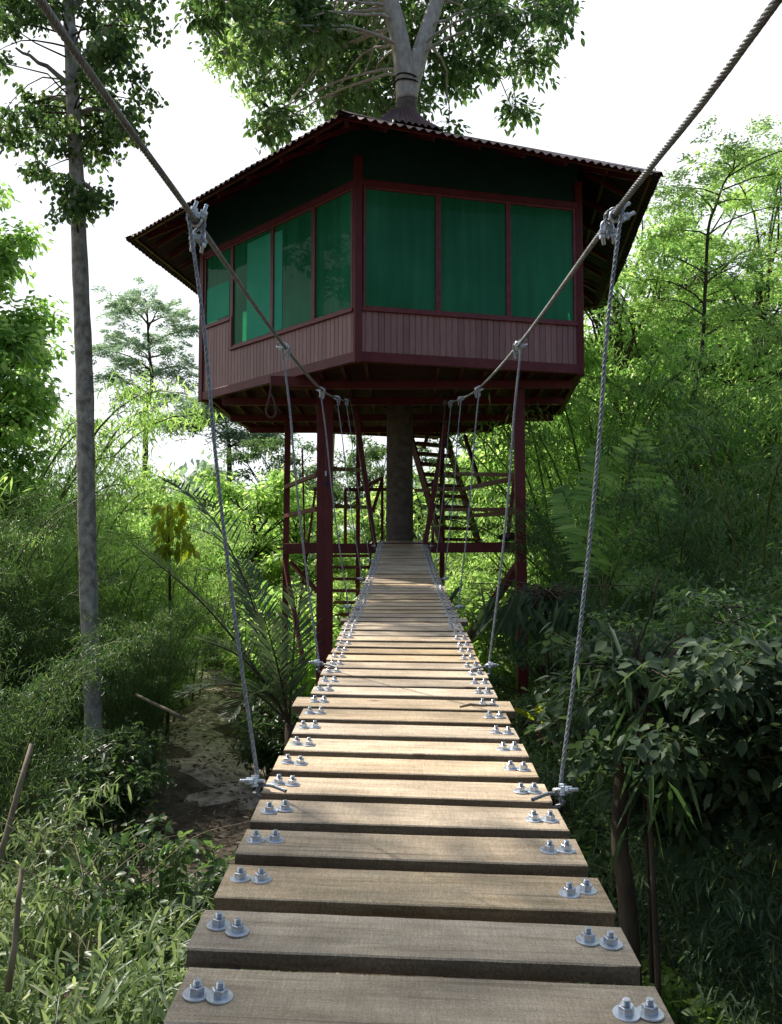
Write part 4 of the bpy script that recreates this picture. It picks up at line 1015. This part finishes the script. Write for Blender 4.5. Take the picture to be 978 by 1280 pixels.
# feathery tree on the right, thin bent trunk
Yr = 20.0; tb = at(865, 700, Yr); fr = feathery('feathery_tree', 77, 12, 3, 'leaf_bamboo', 'bark_dark', .065, nf=300, fl=.62, lsize=.05, per=3, zsp=1.0,
    trunk=[(at(850, 900, Yr).x, Yr, -.3), at(862, 560, Yr), at(868, 490, Yr), at(878, 433, Yr), at(882, 355, Yr), at(886, 285, Yr), at(896, 255, Yr), at(909, 222, Yr), at(935, 195, Yr)],
    centres=[at(x, y, Yr + dz) for x, y, dz in [(900, 205, 0), (930, 195, .5), (965, 190, 1), (870, 240, -.5), (845, 235, .3), (890, 300, .4), (940, 250, 1), (975, 215, 0), (830, 320, 0), (860, 350, 1), (925, 330, -.5), (960, 320, .5), (990, 330, 1), (840, 290, .5), (800, 350, 0), (910, 185, -.6), (1000, 190, 0), (985, 260, 0), (820, 380, .6), (880, 400, -.4), (930, 400, 0), (980, 390, .4)]])
tag(fr, 'tall feathery-leaved tree with a thin bent trunk right of the tree house', 'tree')
# far feathery tree on the left skyline
Yf = 58.0; tb = at(182, 700, Yf)
ff = feathery('feathery_tree', 78, 12, 3, 'leaf_far', 'bark_dark', .22, nf=300, fl=1.2, lsize=.12, per=3, zsp=1.0,
    trunk=[(tb.x, Yf, -.3), at(182, 570, Yf), at(183, 520, Yf), at(190, 480, Yf), at(186, 430, Yf), at(184, 380, Yf)],
    centres=[at(x, y, Yf + dz) for x, y, dz in [(180, 372, 0), (160, 390, 2), (200, 385, -2), (225, 395, 1), (240, 410, 0), (140, 420, 1), (125, 440, 0), (165, 430, -2), (195, 425, 2), (220, 440, 0), (235, 460, 1), (150, 455, 2), (175, 460, 0), (130, 470, -1), (205, 465, 0), (150, 380, -2), (160, 492, 0), (215, 495, 0)]])
tag(ff, 'hazy feathery tree standing alone on the far skyline, left of the tree house', 'tree')
f3 = feathery('feathery_tree', 79, 12, 3, 'leaf_far', 'bark_dark', .2, nf=200, fl=1.6, lsize=.12, per=4,
    trunk=[(at(287, 700, 50).x, 50, -.3), at(287, 600, 50), at(286, 550, 50), at(282, 525, 50)],
    centres=[at(x, y, 50 + dz) for x, y, dz in [(240, 522, 0), (262, 512, 1), (285, 508, 0), (310, 520, 1), (225, 528, 0), (330, 545, 0), (300, 545, 0)]])
tag(f3, 'low flat-topped hazy tree under the left corner of the tree house', 'tree')

# ------------------------------------------------------------------ background vegetation, built once and copied
P = {
 'bamA': bamboo('bamboo_clump', 101, 9, 42, 3.4, .19, .9, 'leaf_bamboo'),
 'bamB': bamboo('bamboo_clump', 102, 11, 46, 4.2, .20, .85, 'leaf_bamboo', arch=.6),
 'bamC': bamboo('bamboo_clump', 103, 8, 44, 3.8, .18, .95, 'leaf_bright', arch=.65, low=.05),
 'bamE': bamboo('bamboo_clump', 105, 9, 40, 3.6, .16, 1.05, 'leaf_bamboo', arch=.6, low=.05),
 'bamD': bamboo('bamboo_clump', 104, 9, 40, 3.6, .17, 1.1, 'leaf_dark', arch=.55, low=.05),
 'brA': broad('leafy_tree', 201, 9, 3.4, .24, .12, 46, 190, 'leaf_bright'),
 'brB': broad('leafy_tree', 202, 12, 4.0, .24, .12, 52, 190, 'leaf_broad', crad=1.1),
 'brD': broad('leafy_tree', 204, 14, 4.2, .17, .075, 74, 230, 'leaf_bamboo', crad=1.0, flat=.5, zlo=.3),
 'brC': broad('leafy_tree', 203, 7, 3.2, .15, .06, 54, 260, 'leaf_dark', zlo=.12),
 'shA': shrub('leafy_shrub', 301, 1.8, 1.3, .16, .08, 30, 'leaf_broad', 0),
 'shB': shrub('leafy_shrub', 302, 2.6, 1.7, .20, .08, 34, 'leaf_bright', 0),
}
used = set()
def put(kind, px, Y, s, rot, label, cat=None, group=None, sz=None):
    o = P[kind]
    if kind in used: o = copy_tree(o)
    used.add(kind)
    x = at(px, 700, Y).x
    o.location = (x, Y, terr(x, Y)); o.rotation_euler = (0, 0, R(rot)); o.scale = (s, s, sz or s)
    cats = {'ba': 'bamboo', 'br': 'tree', 'sh': 'shrub'}; grp = {'ba': 'bamboo clumps around the clearing', 'br': 'leafy trees around the clearing', 'sh': 'shrubs on the forest floor'}
    tag(o, label, cat or cats[kind[:2]], group or grp[kind[:2]]); return o
PL = [
 # left, from near to far
 ('bamE', -5, 18.6, .80, 10, 'green bamboo clump at the left edge level with the tall trunk', None),
 ('bamE', 100, 20.5, .85, 80, 'green bamboo clump right behind the tall pale trunk', None),
 ('bamD', -95, 15, .85, 120, 'dark bamboo clump just outside the left edge', None),
 ('bamC', -25, 24, 1.75, 200, 'sunlit bamboo clump with yellowish tips at the left edge', None),
 ('bamC', 8, 22, 1.3, 30, 'bamboo clump left of the tall pale trunk', None),
 ('bamC', 165, 23, .92, 300, 'feathery bamboo clump right of the tall pale trunk, above the palm', None),
 ('bamA', 215, 27, .86, 250, 'green bamboo clump beyond the palm fronds', None),
 ('bamC', 110, 31, 1.2, 150, 'pale green bamboo clump far behind the tall trunk', None),
 ('bamA', 20, 33, 1.12, 15, 'far bamboo clump at the left under the vine-covered tree', None),
 ('brA', 300, 30, .9, 40, 'sunlit leafy tree left of the tree house posts', None),
 ('bamC', 262, 36, 1.05, 310, 'bright bamboo clump behind the palm, below the low flat tree', None),
 ('brA', 385, 31, .80, 140, 'bright leafy tree seen between the left posts', None),
 ('bamC', 440, 36, 1.0, 75, 'bright bamboo clump seen through the legs left of the trunk', None),
 ('brA', 540, 33, .90, 230, 'bright leafy tree behind the stairs right of the trunk', None),
 ('bamC', 600, 29, .90, 10, 'sunlit bamboo seen between trunk and right post', None),
 ('brA', 640, 38, 1.1, 300, 'bright leafy tree behind the right post', None),
 ('brB', 340, 46, .95, 20, 'taller tree behind the left posts under the floor', None),
 ('brB', 470, 44, .95, 110, 'dark-topped tree behind the trunk under the floor', None),
 ('brA', 205, 46, 1.0, 190, 'tree on the skyline beneath the lone feathery tree', None),
 ('bamA', 130, 48, .95, 70, 'bamboo clump on the far skyline right of the tall trunk', None),
 # right
 ('bamC', 700, 25, 1.05, 120, 'bright bamboo clump just right of the right post', None),
 ('bamA', 755, 21, 1.35, 200, 'bamboo clump right of the tree house, behind the hanging cable', None),
 ('bamB', 850, 23.5, 1.3, 20, 'tall drooping bamboo clump behind the bent thin trunk', None),
 ('bamB', 960, 20, 1.2, 150, 'tall bamboo clump at the right edge', None),
 ('bamB', 800, 30, 1.6, 260, 'tall far bamboo beneath the right corner of the roof', None),
 ('brB', 930, 32, 1.35, 60, 'tall leafy tree behind the right edge bamboo', None),
 ('brA', 730, 34, 1.6, 0, 'tall bright tree just right of the wall corner', None),
 ('brD', 768, 25, 1.12, 45, 'tall pale-leaved tree rising beside the right wall of the tree house', None),
 ('brD', 845, 28, 1.28, 200, 'tall pale-leaved tree behind the bent thin trunk', None),
 ('brD', 965, 25, 1.18, 110, 'tall pale-leaved tree over the right edge bamboo', None),
 ('brB', 900, 36, 1.45, 10, 'dark green tree far behind the bent thin trunk', None),
 ('bamB', 1080, 26, 1.2, 310, 'bamboo clump beyond the right edge', None),
 ('brB', 700, 48, 1.4, 200, 'distant tree beyond the right post', None),
 ('brB', 830, 50, 1.7, 100, 'distant tall tree right of the roof corner', None),
 ('bamD', 830, 14, .80, 220, 'dark bamboo clump in shade right of the bridge', None),
 ('bamD', 960, 12.5, .92, 330, 'dark bamboo clump at the right edge in shade', None),
 ('bamD', 740, 17.5, .66, 70, 'shaded bamboo clump behind the drooping leaves', None),
 ('brC', 900, 9.5, .62, 40, 'dark bushy tree in deep shade right of the bridge', None),
 ('brC', 1010, 8, .66, 170, 'dark bushy tree at the lower right edge', None),
 ('brC', 790, 11.5, .55, 290, 'dark bushy tree behind the vine mound', None),
 ('bamD', -30, 10, .52, 90, 'dark low bamboo clump at the lower left edge', None),
 ('bamD', 60, 17.8, .62, 200, 'low dark bamboo clump behind the foot of the tall trunk', None),
 ('bamD', 165, 16.5, .52, 10, 'low bamboo clump on the left side of the path', None),
 ('brC', 335, 24.5, .55, 250, 'dark bushy tree at the far end of the path', None),
 ('brC', 690, 14, .50, 330, 'dark bushy tree at the foot of the right post', None),
 ('brC', 640, 22, .55, 120, 'dark bushy tree under the landing, right side', None),
 ('shB', 215, 31, 1.2, 30, 'light shrub at the head of the path', None),
 ('shB', 335, 23, .9, 100, 'shrub on the right bank of the path', None),
 ('shA', 345, 17, 1.0, 200, 'dark shrub at the foot of the left post', None),
 ('shA', 150, 13.5, .9, 20, 'low shrub on the left bank of the path', None),
 ('shB', 390, 21, 1.4, 330, 'shrub behind the double post', None),
 ('shB', 600, 20, 1.5, 80, 'shrub beneath the landing right of the bridge', None),
 ('shA', 740, 9, .9, 140, 'dark shrub below the right deck edge', None),
]
P['tall'] = broad('tall_tree', 220, 20, 5.2, .30, .17, 70, 210, 'leaf_broad', tr=.3, zlo=.45, crad=1.5)
for k in PL: put(k[0], k[1], k[2], k[3], k[4], k[5])
# unseen trees behind and beside the camera, added to dim the sky light
st_i = 0
for (x_, y_, sc_, rt_, lb_) in [(-9, -5, .8, 20, 'unseen tall tree behind the near end of the bridge, on the left'), (8, -6, .85, 130, 'unseen tall tree behind the near end of the bridge, on the right'), (-2, -13, 1.0, 250, 'tallest unseen tree, straight behind the near end of the bridge'), (-16, 0, .8, 60, 'unseen tall tree well to the left of the near end of the bridge'), (-12, -16, 1.0, 180, 'unseen tall tree far behind the near end, left side')]:
    o = P['tall'] if st_i == 0 else copy_tree(P['tall']); st_i += 1
    o.location = (x_, y_, terr(x_, y_)); o.scale = (sc_,) * 3; o.rotation_euler = (0, 0, R(rt_)); tag(o, lb_, 'tree', 'unseen tall trees added behind the near end of the bridge')
sh_t = broad('shade_tree', 221, 19.5, 1.9, .20, .12, 44, 140, 'leaf_broad', tr=.16, zlo=.66, crad=.8); sh_t.location = (-8.0, 7.9, 0); tag(sh_t, 'unseen slim tree added left of the bridge to shade the near planks', 'tree')  # out-of-view tree, added so its crown shades the near planks
# old vine-covered tree at the far left edge
vt = broad('vine_covered_tree', 210, 16.5, 2.8, .28, .17, 120, 230, 'leaf_bamboo', tr=.3, zlo=.1, crad=1.0, flat=.9)
x = at(-28, 700, 25).x; vt.location = (x - .9, 25, 0); tag(vt, 'tall dark vine-covered tree at the left edge', 'tree')
# far forest wall, reads as one mass
lv = Leaves(); rgf = np.random.default_rng(9); n = 26000
a = rgf.uniform(-50, 50, n); d = rgf.uniform(62, 95, n); X = np.tan(np.radians(a)) * d
top = 9.5 + 2.0 * np.sin(a * .35) + 1.5 * np.sin(a * .9 + 1) + (a > 5) * 5
Z = rgf.uniform(0, 1, n) ** .7 * top
lv.add(np.stack([X, d, Z], 1), rdir(n, -1, .4, rgf), rdir(n, .1, 1, rgf), rgf.uniform(.7, 1.5, n), rgf.uniform(.4, .8, n), rgf.random(n))
tag(lv.build('far_woods', M['leaf_far'], None, 0), 'hazy far-off woods closing the view behind the trees', 'woods', kind='stuff')

# ------------------------------------------------------------------ foreground plants, left
def moved(o, px, Y, s=1, rot=0, z=None):
    x = at(px, 700, Y).x; o.location = (x, Y, terr(x, Y) if z is None else z); o.scale = (s, s, s); o.rotation_euler = (0, 0, R(rot)); return o
nb1 = bamboo('bamboo_clump', 501, 3.9, 22, 1.25, .175, 1.0, 'leaf_pale', arch=.75, low=.25, thick=.014, ld=1)
tag(moved(nb1, 85, 4.9, .88), 'low sunlit bamboo with narrow pale leaves at the bottom left', 'bamboo', 'bamboo clumps around the clearing')
nb2 = copy_tree(nb1); tag(moved(nb2, -60, 4.2, .84, 130), 'low bamboo cut off by the lower left corner', 'bamboo', 'bamboo clumps around the clearing')
nb3 = copy_tree(nb1); tag(moved(nb3, 40, 7.2, .85, 250), 'shaded low bamboo behind the sunlit one at the lower left', 'bamboo', 'bamboo clumps around the clearing')
sh = shrub('broadleaf_shrub', 511, 2.6, .75, .125, .062, 24, 'leaf_broad', 1, 4); tag(moved(sh, 195, 6.6, .85), 'shrub with rounded glossy leaves between the low bamboo and the deck', 'shrub')
shP = copy_tree(P['shA']); tag(moved(shP, 268, 9.5, .62, 30), 'dark shrub covering the near end of the path', 'shrub', 'shrubs on the forest floor')
sh2 = shrub('leafy_shrub', 512, 1.7, .9, .10, .045, 30, 'leaf_dark', 1, 5); tag(moved(sh2, 225, 5.0, 1.0), 'dark low undergrowth bush beside the near left deck edge', 'shrub', 'shrubs on the forest floor')
sh3 = copy_tree(sh2); tag(moved(sh3, 130, 3.9, .9, 100), 'dark low bush under the sunlit bamboo', 'shrub', 'shrubs on the forest floor')
# grassy fern blades against the deck edge
gr = empty('grass_tuft', (at(235, 700, 3.4).x, 3.4, 0)); lv = Leaves(); rgg = np.random.default_rng(5); n = 210
c = np.array([at(250, 700, 3.4).x, 3.5, 2.35]); P0 = c + rgg.normal(0, .16, (n, 3)) * np.array([1, 1.8, 1.6]); d = rdir(n, -.1, .7, rgg); d[:, 0] = np.abs(d[:, 0]) * .9 + .0
lv.add(P0, d, rdir(n, .5, 1, rgg), rgg.uniform(.15, .42, n), .007, rgg.uniform(.2, .9, n)); lv.build('blades', M['leaf_palm'], gr, 1, .35)
st = MB()
for k in range(14): st.tube([(c[0] + rgg.normal(0, .1), c[1] + rgg.normal(0, .2), 0), tuple(c + rgg.normal(0, .12, 3))], [.008, .004], 4)
st.build('stem', M['dry'], gr); tag(gr, 'tuft of long thin grass blades arching toward the deck edge', 'grass')
# dry stalks
for (a, b, r_, lab) in [((40, 930, 6.0), (-15, 1120, 5.6), .021, 'broken dry bamboo stake leaning at the left edge'), ((28, 1085, 4.6), (10, 1240, 4.4), .016, 'pale dry stick standing in the lower left bamboo'), ((170, 868, 15), (232, 900, 14.5), .03, 'fallen dead pole lying over the path')]:
    b_ = MB(); p, q = at(*a), at(*b); b_.tube([q, q.lerp(p, .35) + Vector((.01, 0, .01)), q.lerp(p, .7), p], [r_ * 1.1, r_, r_ * .95, r_ * .8], 7)
    tag(b_.build('dry_stick', M['dry']), lab, 'stick')
rgt = np.random.default_rng(8)
tw = MB()
for k in range(16):
    p = at(rgt.uniform(0, 200), rgt.uniform(1050, 1300), rgt.uniform(4.2, 5.5)); d = Vector(rdir(1, .0, .8, rgt)[0]) * rgt.uniform(.4, 1.0); tw.tube(catmull([p, p + d * .5 + Vector((0, 0, .08)), p + d], 4), [.0035 - .0003 * i for i in range(9)], 4)
tag(tw.build('dead_twigs', M['dry']), 'tangle of thin dead twigs in the lower left bamboo', 'twigs', kind='stuff')
# palm left of the posts
pl = empty('palm', (at(352, 700, 9.5).x, 9.5, 0)); tag(pl, 'young palm with long grey-green fronds in front of the left posts', 'palm')
lv = Leaves(); st = MB(); rgp = np.random.default_rng(21); bs = at(362, 905, 9.6)
for (tipx, tipy, ty, sag, ll) in [(165, 680, 8.6, .10, .62), (205, 600, 11.0, .22, .5), (300, 700, 10.5, .05, .55), (372, 735, 9.0, .04, .5), (250, 800, 8.6, .16, .5), (225, 870, 9.5, .25, .5), (330, 770, 8.4, .05, .45), (285, 900, 8.5, .3, .4)]:
    pinnate(lv, st, bs, at(tipx, tipy, ty), sag, 30, ll * .9, .027, rgp, .017, ang=.75, lift=.28)
st.tube([(bs.x - .05, 9.6, -.2), (bs.x, 9.6, bs.z * .5), tuple(bs)], [.09, .08, .05], 8)
st.build('stem', M['bark_dark'], pl); lv.build('fronds', M['leaf_palm'], pl, 1, .08)
# yellow-leaved sapling beyond the palm
ys = empty('sapling', (at(212, 700, 20).x, 20, 0)); st = MB(); lv = Leaves(); rgy = np.random.default_rng(31)
st.tube([(ys.location.x, 20, -.2), at(213, 800, 20), at(212, 690, 20), at(210, 632, 20)], [.05, .04, .03, .015], 6)
for k in range(60):
    q = np.array([at(rgy.uniform(197, 240), rgy.uniform(628, 690), 20 + rgy.uniform(-.4, .4))]); spray(lv, q, 2, .33, .14, -.7, .05, None, rgy)
st.build('trunk', M['bark_dark'], ys); lv.build('crown', M['leaf_yellow'], ys, 1, .3); tag(ys, 'thin sapling with large yellow-green leaves beyond the palm', 'tree')

# ------------------------------------------------------------------ right side plants
pr_ = empty('palm', (at(765, 700, 13).x, 13, 0)); tag(pr_, 'palm with upright green fronds right of the hanging cable', 'palm'); lv = Leaves(); st = MB(); bs = at(755, 745, 13)
for (tx_, ty_, tz, sag, ll) in [(800, 538, 12.5, .05, .62), (745, 560, 13.5, .06, .55), (835, 600, 12.4, .10, .5), (700, 610, 13.5, .12, .5), (850, 690, 12.5, .15, .45)]:
    pinnate(lv, st, bs, at(tx_, ty_, tz), sag, 30, ll, .065, rgp, .018, up=(0, -.8, .5), ang=.85, lift=.05, ldroop=.25)
st.tube([(bs.x, 13, -.2), tuple(bs)], [.10, .06], 8); st.build('stem', M['culm'], pr_); lv.build('fronds', M['leaf_bamboo'], pr_, 1, .2)
def drooper(name, centre, n, L, W, spread, mat, label, seed, cat='plant', hang=1.0, stemto=True, sm='bark_dark'):
    rg = np.random.default_rng(seed); c = np.array(centre); root = empty(name, (c[0], c[1], 0)); st = MB(); lv = Leaves()
    if stemto: st.tube([(c[0] + .1, c[1] + .1, -.2), (c[0] + .05, c[1], c[2] * .5), tuple(c)], [.028, .022, .016], 7)
    P0 = c + rg.normal(0, 1, (n, 3)) * np.array(spread); d = rdir(n, -.6, .35, rg); d[:, 2] -= hang
    for k in range(0, n, 2): st.tube([tuple(c + rg.normal(0, .05, 3)), tuple((c + P0[k]) / 2 + np.array([0, 0, .06])), tuple(P0[k])], [.010, .008, .005], 4, False)
    lv.add(P0, d, rdir(n, -.2, .5, rg) + np.array([0, -1, .2]), L * rg.uniform(.6, 1.15, n), W * rg.uniform(.7, 1.1, n), np.clip(rg.normal(.35, .2, n), 0, 1))
    st.build('stem', M[sm], root); lv.build('leaves', M[mat], root, 1, .25); tag(root, label, cat); return root
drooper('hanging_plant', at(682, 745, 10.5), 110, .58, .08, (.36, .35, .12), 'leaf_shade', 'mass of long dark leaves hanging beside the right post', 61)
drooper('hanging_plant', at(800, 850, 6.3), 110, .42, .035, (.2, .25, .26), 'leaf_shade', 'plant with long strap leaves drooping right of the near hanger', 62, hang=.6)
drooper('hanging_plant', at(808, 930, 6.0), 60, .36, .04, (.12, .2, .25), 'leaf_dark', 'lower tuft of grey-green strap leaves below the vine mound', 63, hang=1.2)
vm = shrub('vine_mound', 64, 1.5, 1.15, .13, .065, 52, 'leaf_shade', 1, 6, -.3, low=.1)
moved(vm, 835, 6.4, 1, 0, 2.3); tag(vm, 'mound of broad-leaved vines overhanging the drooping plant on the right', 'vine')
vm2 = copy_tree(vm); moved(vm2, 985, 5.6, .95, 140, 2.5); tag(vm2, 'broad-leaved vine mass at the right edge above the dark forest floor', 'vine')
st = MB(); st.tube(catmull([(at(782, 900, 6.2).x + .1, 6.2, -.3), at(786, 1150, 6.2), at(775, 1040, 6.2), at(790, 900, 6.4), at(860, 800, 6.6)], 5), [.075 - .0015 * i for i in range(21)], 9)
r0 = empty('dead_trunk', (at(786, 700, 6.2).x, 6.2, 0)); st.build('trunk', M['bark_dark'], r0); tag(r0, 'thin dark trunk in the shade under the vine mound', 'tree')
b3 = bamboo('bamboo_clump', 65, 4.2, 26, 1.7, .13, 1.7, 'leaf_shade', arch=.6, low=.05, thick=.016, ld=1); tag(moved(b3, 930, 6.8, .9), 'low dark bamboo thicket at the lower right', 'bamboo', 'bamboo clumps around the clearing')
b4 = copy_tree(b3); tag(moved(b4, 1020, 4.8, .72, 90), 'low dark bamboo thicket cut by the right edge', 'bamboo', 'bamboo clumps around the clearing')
s5 = shrub('leafy_shrub', 66, 1.6, .8, .13, .06, 26, 'leaf_bright', 1, 4); tag(moved(s5, 905, 5.2, .9), 'sunlit green shrub at the bottom right corner', 'shrub', 'shrubs on the forest floor')
s6 = copy_tree(s5); tag(moved(s6, 850, 6.4, .8, 100), 'small pale-leaved shrub beside the last bolts on the right', 'shrub', 'shrubs on the forest floor')
# colourful cordyline at the foot of the right post
cp = empty('cordyline', (at(690, 700, 10).x, 10, 0)); st = MB(); p = at(686, 915, 10); st.tube([(p.x, 10, -.2), tuple(p)], [.03, .02], 6); st.build('stem', M['culm'], cp)
lv = Leaves(); n = 34; c = np.array(p); lv.add(c + rgt.normal(0, .05, (n, 3)) * np.array([1, 1, 2]), rdir(n, .1, 1, rgt), rdir(n, 0, 1, rgt), .22, .05, rgt.random(n)); lv.build('purple_leaves', M['leaf_purple'], cp, 1)
lv = Leaves(); n = 16; c = np.array(at(680, 895, 10)); lv.add(c + rgt.normal(0, .08, (n, 3)), rdir(n, .3, 1, rgt), rdir(n, 0, 1, rgt), .24, .07, rgt.random(n)); lv.build('yellow_leaves', M['leaf_yellow'], cp, 1)
tag(cp, 'small plant with yellow and dark red leaves beside the foot of the right post', 'plant')
# undergrowth carpet
lv = Leaves(); rgu = np.random.default_rng(17); n = 42000
X = rgu.uniform(-16, 16, n); Y = rgu.uniform(2, 42, n); keep = np.array([abs(x - pathx(y)) > 1.3 or y < 9 for x, y in zip(X, Y)]) & ~((np.abs(X) < 1.6) & (Y < 10) & (rgu.random(n) < .6))
cl_ = np.sin(X * 1.3) * np.cos(Y * 1.1) + .6 * np.sin(X * 3.1 + Y * 2.3); keep &= cl_ > -.5
X, Y, cl_ = X[keep], Y[keep], cl_[keep]; n = len(X); Z = np.array([terr(x, y) for x, y in zip(X, Y)]) + rgu.uniform(0, .35, n) * (1 + cl_ * .6)
lv.add(np.stack([X, Y, Z], 1), rdir(n, -.1, .9, rgu), rdir(n, .3, 1, rgu), rgu.uniform(.1, .3, n), rgu.uniform(.03, .09, n), rgu.random(n))
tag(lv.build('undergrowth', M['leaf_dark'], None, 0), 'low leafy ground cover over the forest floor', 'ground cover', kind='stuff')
